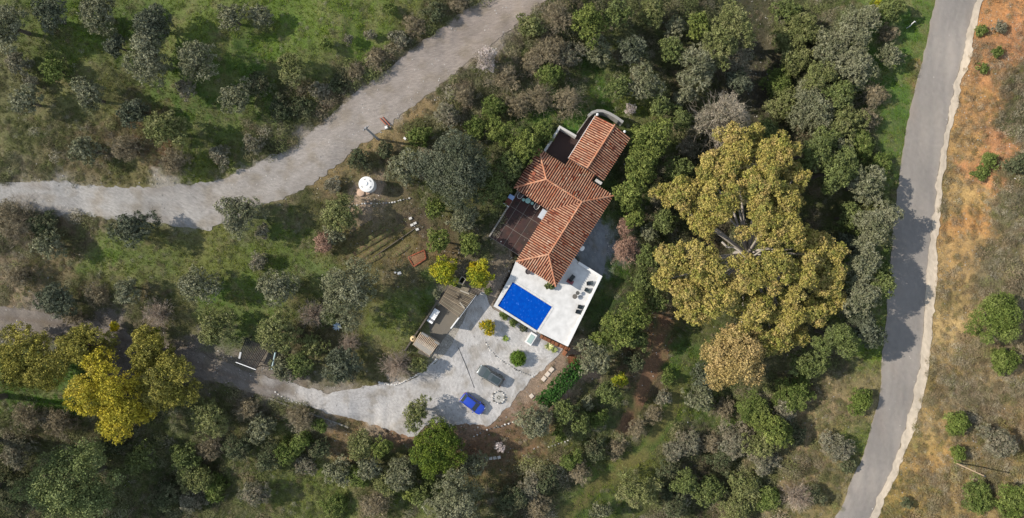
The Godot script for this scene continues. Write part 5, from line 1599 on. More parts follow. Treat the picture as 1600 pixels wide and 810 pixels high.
func outbuildings():
	var turn := -0.565
	# pergola with timber slats
	var c := []
	for p in [[703.5, 444.7], [743.2, 461.0], [716.4, 496.6], [686.2, 474.0]]: c.append(P(p[0], p[1], 2.55))
	var base: Vector3 = (c[0] + c[2]) * 0.5; base.y = 0.3
	var t := thing("pergola", "timber pergola with weathered grey slats above the forecourt", "pergola", base)
	for i in 4: c[i] -= base
	slatted_roof(t, c, 17, ["9a8a72", "8c7c66", "a5967c", "7d705e"], 0.12, 0.06, "slat")
	for e in [[0, 3], [1, 2]]:
		var sh := Shape.new()
		var a: Vector3 = c[e[0]]; var b: Vector3 = c[e[1]]
		sh.tube(a - Vector3(0, .09, 0), b - Vector3(0, .09, 0), .09, .09, 6, lin("6e6252"))
		obj("beam", sh, mats.wood, t)
	for q in c:
		var sh := Shape.new()
		sh.tube(Vector3(q.x * .95, -.2, q.z * .95), Vector3(q.x * .95, q.y, q.z * .95), .08, .08, 6, lin("6e6252"))
		obj("post", sh, mats.wood, t)
	# loose boards and a dead creeper on top
	for d in [[719, 454, 733, 459.5], [718.5, 473, 726, 482]]:
		var a := P(d[0], d[1], 2.66); var b := P(d[2], d[3], 2.66)
		var bo := Shape.new()
		var dir := b - a
		bo.box(Vector3.ZERO, dir * 0.5, Vector3(-dir.z, 0, dir.x).normalized() * 0.11, 0.05, lin("b3aa9a"), .01)
		var bn := obj("loose_board", bo, mats.wood)
		bn.position = (a + b) * 0.5
		tag(bn, "pale loose board on the pergola, %s" % ("the upper one" if d[1] < 460 else "the lower one"), "board")
	var cr := Shape.new()
	twigs(cr, Vector3(0, 0, 0), 0.75, 0.35, 26, 0.03, lin("3a322c"))
	var cn := obj("dead_creeper", cr, mats.bark)
	cn.position = P(718, 465, 2.62)
	tag(cn, "dark tangle of dead creeper on the pergola slats", "creeper")
	# paved yard, coloured dark to set off the slats above
	var yd := Shape.new()
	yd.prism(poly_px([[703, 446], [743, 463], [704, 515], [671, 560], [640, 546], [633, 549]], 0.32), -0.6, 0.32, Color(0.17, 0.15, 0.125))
	tag(struct("work_yard", yd, mats.concrete), "dark brown concrete yard under the pergola", "yard")
	var wl := Shape.new()
	wall_line(wl, [[743.5, 461.5], [704, 514]], 0.2, -0.3, 2.5)
	tag(obj("yard_wall", wl, mats.white), "tall white wall between pergola yard and forecourt", "wall")
	var rw := Shape.new()
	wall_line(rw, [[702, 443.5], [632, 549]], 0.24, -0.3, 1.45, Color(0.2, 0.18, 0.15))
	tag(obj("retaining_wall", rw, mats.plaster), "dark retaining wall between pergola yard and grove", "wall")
	# chimney of the old oven behind the pergola
	var ch := Shape.new()
	var o := P(722, 438.5, 3.0); o.y = 0.0
	var ux := AX * 0.36; var uz := AZ * 0.5
	for e in [-1.0, 1.0]:
		ch.box(o + ux * e + Vector3(0, 0.2, 0), AX * 0.07, AZ * 0.57, 2.8, Color(.5, .46, .4), .02)
		ch.box(o + uz * e + Vector3(0, 0.2, 0), AX * 0.288, AZ * 0.07, 2.795, Color(.5, .46, .4), .02)
	tag(obj("oven_chimney", ch, mats.plaster), "square open chimney at the pergola's upper end", "chimney")
	# small tile roofed shed
	var s := []
	for p in [[656.8, 519.0], [687, 536.3], [671.5, 558], [643.8, 539]]: s.append(P(p[0], p[1], 2.75))
	var so: Vector3 = (s[0] + s[2]) * 0.5; so.y = 0.3
	var st := thing("shed", "small shed with striped tan tile roof at the forecourt's edge", "shed", so)
	var w := Shape.new(); var pg := PackedVector2Array()
	for q in s:
		var d: Vector3 = (q - so) * 0.9
		pg.append(Vector2(d.x, d.z))
	w.prism(pg, -0.3, 2.35, Color(.6, .57, .52))
	obj("wall", w, mats.plaster, st)
	var ba := Shape.new()
	for i in 4: s[i] -= so
	s[2].y -= 0.25; s[3].y -= 0.25
	ba.quad(s[0], s[1], s[2], s[3], lin("4a382e"))
	ba.quad(s[0] - Vector3(0, .1, 0), s[1] - Vector3(0, .1, 0), s[2] - Vector3(0, .1, 0), s[3] - Vector3(0, .1, 0), lin("4a382e"))
	var rf := obj("roof", ba, mats.tile_base, st)
	for i in 14:
		var f := (i + .5) / 14.0
		var a: Vector3 = s[3].lerp(s[2], f); var b: Vector3 = s[0].lerp(s[1], f)
		var sh := Shape.new()
		var dir := (b - a).normalized(); var side := dir.cross(Vector3.UP).normalized(); var up := side.cross(dir)
		if up.y < 0: up = -up
		for k in 6: tile_shape(sh, a.lerp(b, k / 6.0) + up * .02, a.lerp(b, (k + 1.1) / 6.0), side, up, .078, .066, vary(lin("c9b49c"), .18))
		obj("tile_row", sh, mats.tile, rf)
	for p in [[664, 523.5, .6], [683, 536, .42]]:
		var g := Shape.new()
		g.box(P(p[0], p[1], 2.62) - so, AX * p[2], AZ * .16, .2, Color(.42, .42, .42), .02)
		obj("roof_ledge", g, mats.plaster, st)
	# cream water jar behind the shed
	var jar := Shape.new()
	jar.lathe(Vector3.ZERO, [[0.0, 0], [.28, 0], [.46, .35], [.48, .65], [.3, .95], [.2, 1.0], [.22, 1.06], [.16, 1.06], [.14, .9]], 18, lin("cdb48c"))
	var jo := obj("water_jar", jar, mats.painted); jo.position = G(646.5, 529)
	tag(jo, "cream round jar beside the striped shed roof", "jar")
	# white weathered table
	var tb := thing("garden_table", "long white weathered table beside the dark retaining wall", "table", P(678, 493.5, 0.32), atan2(-AZ.z, AZ.x))
	for i in 7:
		var pl := Shape.new()
		pl.box(Vector3(-1.0 + i * .335, .72, 0), Vector3(.155, 0, 0), Vector3(0, 0, .48), .035, Color(.66, .66, .66) if i < 4 else Color(.78, .78, .78) if i % 2 == 0 else Color(.16, .16, .17), .008)
		obj("plank", pl, mats.painted, tb)
	for x in [-1.0, 1.0]:
		for z in [-.4, .4]:
			var l := Shape.new(); l.tube(Vector3(x, 0, z), Vector3(x, .72, z), .04, .04, 6, Color(.6, .6, .6))
			obj("leg", l, mats.painted, tb)
	# slatted shed on the lower track; tree shade is put into its slat colours
	var k := []
	for p in [[384, 528], [420, 545], [400, 577], [368.7, 565.2]]: k.append(P(p[0], p[1], 1.9))
	var ko: Vector3 = (k[0] + k[2]) * 0.5; ko.y = hgt(ko.x, ko.z)
	var kt := thing("slatted_shed", "dark open shed with black slatted roof darkened for tree shade and white front edge", "shed", ko)
	for i in 4: k[i] -= ko
	slatted_roof(kt, [k[0], k[3], k[2], k[1]], 15, ["1f1e1f", "262526", "1a191a"], .17, .05, "slat")
	var fr := Shape.new()
	var d2: Vector3 = k[2] - k[3]
	fr.box((k[2] + k[3]) * .5 + Vector3(0, -.05, 0) + Vector3(-d2.z, 0, d2.x).normalized() * .1, d2 * .5, Vector3(-d2.z, 0, d2.x).normalized() * .05, .16, Color(.75, .75, .75), .01)
	obj("front_edge", fr, mats.painted, kt)
	for q in k:
		var po := Shape.new(); po.tube(Vector3(q.x * .93, -.3, q.z * .93), Vector3(q.x * .93, q.y, q.z * .93), .07, .07, 6, lin("3a352f"))
		obj("post", po, mats.wood, kt)
	var gb := Shape.new()
	gb.box(Vector3(0, 0, 0), Vector3(.14, 0, .05), Vector3(-.12, 0, .5), .12, Color(.4, .4, .4), .02)
	var gbo := obj("sheet_metal", gb, mats.painted); gbo.position = P(375, 555.5, 1.97)
	tag(gbo, "grey metal sheet lying on the dark slatted roof", "metal sheet")
	var bm := Shape.new()
	var b0 := P(430, 551, 2.4); var b1 := P(424.5, 577, 1.2)
	bm.tube(Vector3.ZERO, b1 - b0, .13, .13, 8, lin("9fb4b8"))
	var bmo := obj("pale_pipe", bm, mats.painted); bmo.position = b0
	tag(bmo, "pale blue pipe leaning beside the dark slatted shed", "pipe")

func garden():
	var turn := -0.565
	# round plant in a ring of stones
	var ro := thing("stone_ring", "ring of white and dark stones between the cars and the soil bank", "stone ring", G(779, 621, .07))
	for i in 15:
		var a := TAU * i / 15.0
		var sh := Shape.new(); var c := rng.randf_range(.5, .75) if i % 3 != 0 else .14
		sh.blob(Vector3(cos(a) * .95, .1, sin(a) * .95), Vector3(.19, .15, .15), rng, Color(c, c * .97, c * .92), .2)
		obj("stone", sh, mats.stone, ro)
	var fill := Shape.new()
	fill.lathe(Vector3(0, -.05, 0), [[.84, .09], [.4, .14], [.0, .15]], 18, Color(.66, .64, .6))
	obj("gravel_fill", fill, mats.gravel, ro)
	rosette(779, 621, .45, 14, ["4a5040", "5c5a4c"], "small dark spiky plant inside the stone ring", "spiky_plant", .9)
	rosette(527, 510, .85, 16, ["a9b8c4", "8fa0ac", "c0ccd4"], "pale blue agave rosette on the grove's lower edge")
	rosette(790, 529, .7, 18, ["7c8a44", "6a7a3c"], "green spiky plant on the white gravel below the pool", "spiky_plant")
	rosette(858, 541, .95, 26, ["a8a878", "909858", "c0bc90"], "pale green sword leaved plant at the brown planter", "yucca_plant", 1.0)
	rosette(866, 547, .7, 22, ["98a068", "808a4c"], "smaller sword leaved plant at the brown planter", "yucca_plant", 1.0)
	plant("ball", 809, 562, 14, "round clipped green bush on the white forecourt gravel", 1.7)
	plant("yellow_bush", 762, 513, 14, "bright yellow flowering bush at the forecourt's middle", 1.6)
	plant("shrub", 786, 495, 8, "low shrub under the pool's edge, left one", .8)
	plant("shrub", 801, 504, 8, "low shrub under the pool's edge, middle one", .8)
	plant("dark_shrub", 818, 513, 8, "low dark shrub under the pool's edge, right one", .8)
	plant("shrub", 762, 455, 7, "low shrub beside the path left of the pool", .7)
	# hedge
	var ho := thing("hedge", "long clipped dark green hedge right of the forecourt", "hedge", G(876, 600))
	var lob := []; var line := resample_n([[846, 628], [862, 613], [880, 594], [905, 572]], 16)
	var stem := Shape.new()
	for p in line:
		var q: Vector3 = p; q.y = hgt(p.x, p.z)
		for e in [-.75, 0.0, .75]:
			lob.append([q - ho.position + Vector3(.7, 0, .72) * e + Vector3(0, 1.0 + rng.randf_range(-.15, .15), 0), rng.randf_range(.62, .82)])
		stem.tube(q - ho.position - Vector3(0, .2, 0), q - ho.position + Vector3(0, 1.1, 0), .05, .03, 5, lin("5a5048"), false)
	var hl := Shape.new()
	leaf_cloud(hl, lob, {"cols": ["37562a", "40622e", "304c26", "4a6c34"], "w": .18, "l": .26}, 15000, .16)
	obj("stem", stem, mats.bark, ho); obj("foliage", hl, mats.leaf, ho)
	# edgings
	stone_line([[592, 598], [606, 601], [622, 600], [640, 592], [660, 580], [682, 562]], 34, .2, .05, "white painted stones edging the forecourt's upper left side")
	stone_line([[758, 531], [764, 545], [777, 558], [793, 570], [812, 580], [832, 588]], 26, .15, .6, "dark and white stones in a curved line right of the forecourt's middle")
	stone_line([[430, 613], [445, 622], [462, 628], [480, 634]], 10, .16, .1, "pale stones edging the lower track before the forecourt")
	stone_line([[740, 682], [756, 674], [775, 668], [795, 662], [812, 655]], 14, .16, .2, "loose stones edging the brown soil below the forecourt")
	stone_line([[858, 698], [872, 694], [884, 690], [892, 686]], 8, .15, 0.0, "white stones on the terrace below the hedge")
	stone_line([[545, 324], [565, 319], [590, 318], [615, 316], [640, 310]], 22, .17, .3, "stones edging the garden rows below the white tank")
	# slabs
	for p in [[861.6, 577.8, "upper"], [855.7, 584.9, "middle"], [849.8, 592.0, "lower"]]:
		slab("paving_slab", p[0], p[1], -99, .38, .3, .2, 0.86, mats.concrete, Color(.7, .6, .5), "cream slab beside the hedge, %s of a row of three" % p[2], "slab", "cream slabs")
	slab("paving_slab", 830.6, 619, -99, .32, .3, .16, 0.7, mats.concrete, Color(.72, .63, .54), "single cream slab lying near the hedge's lower end", "slab", "cream slabs")
	var nth := ["first", "second", "third", "fourth"]
	for i in 4:
		slab("stepping_stone", 760 + i * 6.6, 717 - i * 0.6, -99, .26, .24, .08, 0.1 * i, mats.concrete, Color(.6, .58, .54), "pale stepping stone below the forecourt, %s from the left" % nth[i], "stepping stone", "stepping stones")
	for p in [[641.5, 341.5, "topmost"], [648.7, 349, "second, largest"], [643.8, 351.8, "third"], [652.2, 358.7, "lowest"]]:
		slab("concrete_block", p[0], p[1], -99, .24, .18, .22, 0.4, mats.concrete, Color(.66, .64, .6), "pale concrete block by the garden rows, %s of four" % p[2], "block", "garden blocks")
	slab("concrete_block", 624, 427, -99, .3, .22, .22, 0.3, mats.concrete, Color(.68, .67, .64), "larger pale block alone below the garden rows", "block", "garden blocks")
	slab("concrete_block", 617.5, 426, -99, .16, .14, .18, 0.9, mats.concrete, Color(.68, .67, .64), "smaller pale block alone below the garden rows", "block", "garden blocks")
	# garden rows: ridges of earth
	var nr := 0
	for r in [[582, 347, 551, 368], [607, 353, 560, 384], [631, 350, 541, 404], [613, 371, 553, 412], [640, 384, 614, 402], [600, 396, 572, 414]]:
		var a := G(r[0], r[1]); var b := G(r[2], r[3])
		var sh := Shape.new(); var n := 24
		var d := (b - a).normalized(); var sd := Vector3(-d.z, 0, d.x)
		var prev := []
		for i in n + 1:
			var p := a.lerp(b, float(i) / n)
			var hh := 0.26 * sin(PI * clampf(i / float(n), .03, .97)) ** 0.4 + rng.randf_range(-.05, .05)
			var row := []
			for q in [[-.5, -.06], [-.26, hh * .75], [0.0, hh], [.28, hh * .7], [.52, -.06]]:
				var w: Vector3 = p + sd * (q[0] + rng.randf_range(-.06, .06))
				w.y = hgt(w.x, w.z) + q[1]
				row.append(w)
			if prev:
				for j in 4: sh.quad(prev[j], row[j], row[j + 1], prev[j + 1], vary(lin("6e5c42").lerp(lin("66703a"), rng.randf() * .7), .2))
			prev = row
		struct("garden_bed", sh, mats.ground)
		nr += 1
	var te := Shape.new()
	var ta := G(651, 355.6); var tb := G(582, 403)
	te.box(Vector3.ZERO, (tb - ta) * .5, Vector3(-(tb - ta).z, 0, (tb - ta).x).normalized() * .06, .3, lin("6c6256"), .01)
	var teo := obj("timber_edging", te, mats.wood); teo.position = (ta + tb) * .5 - Vector3(0, .1, 0)
	tag(teo, "long timber board edging the middle garden row", "edging")
	# raised bed with brick rim
	var rb := thing("raised_bed", "raised bed with reddish brick rim at the end of the garden rows", "raised bed", G(653, 403))
	var cs := []
	for p in [[638, 402], [663, 391], [665.5, 404.4], [646.7, 416.7]]: cs.append(G(p[0], p[1]) - rb.position)
	for i in 4:
		var a: Vector3 = cs[i]; var b: Vector3 = cs[(i + 1) % 4]; var n := int((b - a).length() / .3)
		for j in n:
			var br := Shape.new()
			var m := a.lerp(b, (j + .5) / n); m.y = hgt(m.x + rb.position.x, m.z + rb.position.z) - rb.position.y - .05
			br.box(m, (b - a) * .47 / n, Vector3(-(b - a).z, 0, (b - a).x).normalized() * .09, .3 + rng.randf_range(-.03, .03), vary(lin("a35c40"), .25), .01)
			obj("brick", br, mats.brick, rb)
	var soil := Shape.new()
	for i in 4:
		var a: Vector3 = cs[i]; var b: Vector3 = cs[(i + 1) % 4]
		soil.tri(Vector3(0, .2, 0), a + Vector3(0, .12, 0), b + Vector3(0, .12, 0), lin("8d6a4c"))
	obj("soil", soil, mats.ground, rb)
	# water tank and well cover
	var tk := thing("water_tank", "round white water tank with flat lid by the gravel track", "tank", G(577, 290.5))
	var sh := Shape.new(); sh.lathe(Vector3(0, -.1, 0), [[1.1, 0], [1.1, 2.2], [1.16, 2.22], [1.16, 2.3], [1.08, 2.32]], 32)
	obj("tank_wall", sh, mats.white, tk)
	var ld := Shape.new(); ld.lathe(Vector3(0, 2.22, 0), [[1.08, 0], [.92, .02], [.9, .05], [.6, .09], [.58, .07], [0.0, .1]], 32)
	obj("lid", ld, mats.white, tk)
	var ht := Shape.new(); ht.lathe(Vector3(-.1, 2.3, -.1), [[.3, 0], [.3, .1], [.26, .12], [0.0, .12]], 18, Color(.7, .7, .68))
	obj("hatch", ht, mats.painted, tk)
	for a in [0.6, 2.6, 4.4, 5.6]:
		var bo := Shape.new(); bo.box(Vector3(cos(a) * .75, 2.29, sin(a) * .75), Vector3(cos(a) * .04, 0, sin(a) * .04), Vector3(-sin(a) * .14, 0, cos(a) * .14), .05, Color(.15, .15, .15), .005)
		obj("clamp", bo, mats.painted, tk)
	var wc := Shape.new(); wc.lathe(Vector3.ZERO, [[.62, -.1], [.6, .3], [.52, .4], [.2, .46], [0.0, .47]], 20, lin("cdb09a"))
	var wo := obj("well_cover", wc, mats.concrete); wo.position = G(564, 301.5)
	tag(wo, "round pinkish well cover beside the white tank", "well cover")
	slab("concrete_block", 575, 302, -99, .3, .25, .25, 0.3, mats.concrete, lin("b49a86"), "pinkish rough block between well cover and tank", "block", "", .06)
	# utility pole
	var pb := G(591, 218)
	var po := thing("utility_pole", "grey concrete utility pole beside the gravel track", "pole", pb)
	var ps := Shape.new(); ps.tube(Vector3(0, -.3, 0), Vector3(0, 9.2, 0), .2, .13, 10, lin("a5a6a8"))
	obj("shaft", ps, mats.concrete, po)
	var pa := Shape.new(); pa.box(Vector3(0, 8.7, 0), Vector3(.35, 0, -.3), Vector3(.05, 0, .06), .12, lin("8c8c8c"))
	obj("crossarm", pa, mats.metal, po)
	for e in [-1.0, 0.0, 1.0]:
		var ins := Shape.new(); ins.lathe(Vector3(.3 * e, 8.82, -.26 * e), [[.03, 0], [.06, .04], [.03, .08], [.05, .12], [0.0, .16]], 8, lin("cfcfcf"))
		obj("insulator", ins, mats.painted, po)
	var wp := thing("timber_pole", "thin pale timber pole standing on the dry slope right of the road", "pole", G(1490, 722))
	var wps := Shape.new(); wps.tube(Vector3(0, -.3, 0), Vector3(0, 7.0, 0), .12, .08, 8, lin("c4ac90"))
	obj("shaft", wps, mats.wood, wp)
	var wpt := Shape.new(); wpt.lathe(Vector3(0, 7.0, 0), [[.11, -.06], [.11, .0], [0.0, .05]], 8, lin("9a9a98"))
	obj("cap", wpt, mats.metal, wp)
	# rusty posts and a white box near the pole
	for r in [[594, 185, 603, 195, "upper"], [598, 183, 609, 196, "lower"]]:
		var a := G(r[0], r[1], .12); var b := G(r[2], r[3], .3)
		var q := Shape.new(); q.tube(Vector3.ZERO, b - a, .1, .09, 7, lin("8c4a34"))
		var qo := obj("rusty_pipe", q, mats.painted); qo.position = a
		tag(qo, "rusty red pipe on the verge by the utility pole, %s of two" % r[4], "pipe", "rusty pipes")
	slab("meter_box", 604, 200, -99, .2, .2, .5, .4, mats.white, Color.WHITE, "small white box on the verge by the rusty pipes", "box")
	slab("meter_box", 633, 217, -99, .16, .22, .35, .9, mats.white, Color.WHITE, "small white box among the scrub right of the pole", "box")
	# white bent marker on the road verge
	var mk := thing("marker_post", "white bent post on the green verge by the road", "post", G(1417, 44))
	var mp := Shape.new(); var prev := Vector3(0, -.2, 0)
	for q in [Vector3(0, .9, 0), Vector3(.12, 1.35, -.3), Vector3(.4, 1.5, -.55), Vector3(.62, 1.35, -.5)]:
		mp.tube(prev, q, .07, .07, 7); prev = q
	obj("pipe", mp, mats.white, mk)
	# brown planter at the terrace's foot
	var bp := thing("brick_planter", "rusty brown curved planter wall at the foot of the terrace", "planter", G(866, 535))
	var bl := resample_n([[846, 526], [856, 531], [868, 537], [880, 542], [888, 545]], 15)
	for i in bl.size():
		var q: Vector3 = bl[i]; var br := Shape.new()
		br.box(Vector3(q.x, hgt(q.x, q.z) - .2, q.z) - bp.position, Vector3(.17, 0, .09), Vector3(-.12, 0, .24), .95 + rng.randf_range(-.1, .1), vary(lin("8d5a3c"), .25), .03)
		obj("brick", br, mats.brick, bp)
	var pil := Shape.new(); pil.box(Vector3.ZERO, AX * .24, AZ * .4, 1.3, lin("9a6444"), .03)
	var pio := obj("brick_pillar", pil, mats.brick); pio.position = G(882, 551) - Vector3(0, .2, 0)
	tag(pio, "short brown brick pillar at the terrace's lower corner", "pillar")
	var mo := Shape.new(); mo.blob(Vector3.ZERO, Vector3(1.2, .28, .9), rng, lin("86573a"), .12)
	var moo := obj("earth_mound", mo, mats.ground); moo.position = G(892, 562)
	tag(moo, "rust brown earth mound at the upper end of the hedge", "mound")
	# white framed box with glass lid
	var bx := thing("pump_house", "white framed box with grey green glass lid below the pool", "pump house", G(829.6, 529), atan2(-AZ.z, AZ.x))
	var bs := Shape.new(); bs.box(Vector3(0, -.2, 0), Vector3(.95, 0, 0), Vector3(0, 0, .55), .9)
	obj("body", bs, mats.white, bx)
	var lid2 := Shape.new(); lid2.box(Vector3(.05, .7, 0), Vector3(.68, 0, 0), Vector3(0, 0, .38), .06, lin("8fa39e"), .02)
	obj("lid", lid2, mats.painted, bx)
	# thin dark line across the gravel, drawn as a tube
	var cl := resample_n([[716, 543], [724, 562], [732, 582], [741, 606]], 30)
	var cb := Shape.new()
	for i in 29: cb.tube(cl[i] + Vector3(0, .1, 0), cl[i + 1] + Vector3(0, .1, 0), .035, .035, 5, Color(.08, .08, .08), false)
	tag(obj("dark_line", cb, mats.rubber), "thin dark line running across the forecourt gravel", "dark_line")
	# low wall along the lower track
	var lw := Shape.new()
	for seg in 14:
		var f0 := seg / 14.0
		var a := G(lerpf(420, 545, f0), lerpf(622, 668, f0)); var b := G(lerpf(420, 545, f0 + 1 / 14.0), lerpf(622, 668, f0 + 1 / 14.0))
		lw.box((a + b) * .5 - Vector3(0, .6, 0), (b - a) * .5, Vector3(-(b - a).z, 0, (b - a).x).normalized() * .14, .85, vary(Color(.42, .39, .35), .15), .03)
	tag(obj("track_wall", lw, mats.plaster), "low stone wall along the lower track's outer edge", "wall")

func terrace_things():
	var y := FLOOR
	chair(922.5, 442.7, y, 0.1, "grey lounge chair by the parapet, topmost of four", lin("3c4446"))
	chair(919, 454.5, y, -0.45, "grey lounge chair by the parapet, second from the top", lin("4a5250"))
	chair(908.5, 480.5, y, -0.3, "dark chair on the sunny terrace, upper of the lower pair", lin("34383a"))
	chair(905.3, 488, y, -0.3, "dark chair on the sunny terrace, lower of the lower pair", lin("34383a"))
	chair(894, 434, y, 0.9, "small black chair in the villa's shade on the terrace", lin("26282a"))
	chair(891.5, 440.8, y, -0.5, "red chair in the villa's shade on the terrace", lin("7a3c40"))
	round_table(897.6, 463.3, y, .38, lin("5b564e"), "round grey brown table on the sunny terrace, larger of two")
	round_table(902, 457.8, y, .31, lin("4c4a46"), "round dark table on the sunny terrace, smaller of two")
	var pr := Shape.new(); pr.tube(Vector3.ZERO, P(912, 464.5, y + .05) - P(901, 464, y + .05), .03, .03, 6, lin("8a8278"))  # a pole shadow drawn as a thin grey strip on the deck
	var pro := obj("pole_shadow", pr, mats.painted); pro.position = P(901, 464, y + .05)
	tag(pro, "thin strip drawn as a pole shadow on the terrace beside the round tables", "shadow_strip")
	var pot := thing("plant_pot", "dark round plant pot under the eave by the pool", "pot", P(825, 424.5, y))
	var ps := Shape.new(); ps.lathe(Vector3.ZERO, [[0.0, 0], [.3, 0], [.42, .5], [.45, .52], [.4, .54], [.36, .42], [0.0, .42]], 18, Color(.06, .05, .05))
	obj("pot", ps, mats.painted, pot)
	var bush := thing("corner_plant", "green plant at the villa's corner above the terrace", "plant", P(858, 446, y))
	var lob := [[Vector3(0, .7, 0), .5], [Vector3(.35, .5, .2), .4], [Vector3(-.3, .5, .1), .4]]
	var lv := Shape.new(); leaf_cloud(lv, lob, KINDS.carob, 1200, .15)
	var stm := Shape.new(); stm.tube(Vector3(0, 0, 0), Vector3(0, .7, 0), .05, .03, 6, lin("5a5048"), false)
	obj("stem", stm, mats.bark, bush); obj("foliage", lv, mats.leaf, bush)
	# satellite dish on the east wall
	var di := thing("satellite_dish", "white satellite dish on the villa's east eave", "dish", P(909, 388, EAVE - .4))
	var ds := Shape.new(); ds.lathe(Vector3.ZERO, [[.0, .0], [.2, .02], [.36, .1], [.42, .16]], 18)
	var dso := obj("dish", ds, mats.white, di); dso.rotation = Vector3(.5, 0, -.5)
	var ar := Shape.new(); ar.tube(Vector3(-.1, -.02, -.05), Vector3(-.65, -.3, -.1), .035, .035, 6, Color(.5, .5, .5))
	obj("arm", ar, mats.metal, di)
	# yard furniture
	var yy := FLOOR - .07
	var turq := lin("8fb8b0")
	round_table(824.7, 314.5, yy, .42, turq, "round pale turquoise table in the tiled yard")
	for p in [[818, 312.8, "left"], [831.4, 318.2, "right"]]:
		var stl := thing("yard_stool", "small pale turquoise stool %s of the round yard table" % p[2], "stool", P(p[0], p[1], yy), 0.0, "yard stools")
		var ss := Shape.new(); ss.lathe(Vector3(0, .42, 0), [[0.0, 0], [.24, 0], [.24, .04], [0.0, .05]], 16, turq)
		obj("seat", ss, mats.painted, stl)
		for q in 3:
			var l := Shape.new(); l.tube(Vector3(cos(q * 2.1) * .2, 0, sin(q * 2.1) * .2), Vector3(cos(q * 2.1) * .12, .43, sin(q * 2.1) * .12), .018, .018, 5, turq)
			obj("leg", l, mats.painted, stl)
	for p in [[812.5, 306.5, "upper"], [838.5, 323, "lower"]]:
		var gc := thing("yard_chair", "white framed garden chair with dark seat under the eave, %s of two" % p[2], "chair", P(p[0], p[1], yy), atan2(-AZ.z, AZ.x), "white framed chairs")
		var se := Shape.new(); se.box(Vector3(0, .4, 0), Vector3(.32, 0, 0), Vector3(0, 0, .32), .04, Color(.06, .05, .05), .01)
		obj("seat", se, mats.painted, gc)
		var fr := Shape.new(); var pv := Vector3(-.4, .62, -.36)
		for a in 9:
			var ph := -PI * .5 + PI * a / 8.0
			var q := Vector3(.12 + cos(ph) * .36, .62, sin(ph) * .36)
			fr.tube(pv, q, .035, .035, 6); pv = q
		fr.tube(pv, Vector3(-.4, .62, .36), .035, .035, 6)
		obj("arm_frame", fr, mats.white, gc)
		for q in [[-.3, -.3], [-.3, .3], [.34, -.24], [.34, .24]]:
			var l := Shape.new(); l.tube(Vector3(q[0], 0, q[1]), Vector3(q[0], .62, q[1]), .02, .02, 5)
			obj("leg", l, mats.white, gc)
	# oven with blue top at the yard's corner
	var ov := thing("barbecue", "masonry barbecue with blue grey worktop at the yard's corner", "barbecue", P(797, 312, yy), atan2(-AZ.z, AZ.x))
	var ob := Shape.new(); ob.box(Vector3(.2, 0, 0), Vector3(.85, 0, 0), Vector3(0, 0, .42), .9, lin("7a4638"), .02)
	obj("base", ob, mats.brick, ov)
	var ot := Shape.new(); ot.box(Vector3(-.35, .9, 0), Vector3(.34, 0, 0), Vector3(0, 0, .44), .06, lin("8aa4cc"), .01)
	obj("worktop", ot, mats.painted, ov)
	var oe := Shape.new(); oe.box(Vector3(1.12, 0, 0), Vector3(.06, 0, 0), Vector3(0, 0, .5), 1.25, Color.WHITE, .01)
	obj("end_wall", oe, mats.white, ov)
	var cl := thing("canopy", "pale grey flat canopy over the yard door", "canopy", house_o + H(-41, 47, 0) + Vector3(0, FLOOR - .1, 0), atan2(-AZ.z, AZ.x))
	var cs := Shape.new(); cs.box(Vector3(0, 2.2, 0), Vector3(.75, 0, 0), Vector3(0, 0, .42), .06, Color(.42, .45, .48), .01)
	obj("panel", cs, mats.painted, cl)
	for q in [[-.68, .36], [.68, .36], [-.68, -.36], [.68, -.36]]:
		var l := Shape.new(); l.tube(Vector3(q[0], 0, q[1]), Vector3(q[0], 2.2, q[1]), .025, .025, 5, Color(.5, .5, .5))
		obj("post", l, mats.painted, cl)

func block_everything():
	for pair in [[TRACK_TOP, TRACK_LOW], [LOWER_TOP, LOWER_LOW], [COURT_TOP, COURT_LOW], [ROAD_L, GUT_R], [PATH_L, PATH_R]]:
		var pg: Array = pair[0].duplicate()
		var low: Array = pair[1].duplicate(); low.reverse()
		pg.append_array(low)
		block(pg)
	block([[806, 404], [796, 432], [769, 479], [844, 523], [886, 545], [942, 432], [906, 410], [960, 308], [930, 285], [945, 283], [986, 215], [930, 178], [921, 178], [900, 210], [875, 196], [850, 236], [838, 230], [775, 375]])
	block([[702, 443], [745, 462], [704, 518], [671, 562], [632, 549]])
	block([[384, 526], [422, 545], [402, 580], [366, 566]])
	block([[928, 350], [908, 395], [906, 410], [940, 431], [949, 396], [947, 364]])

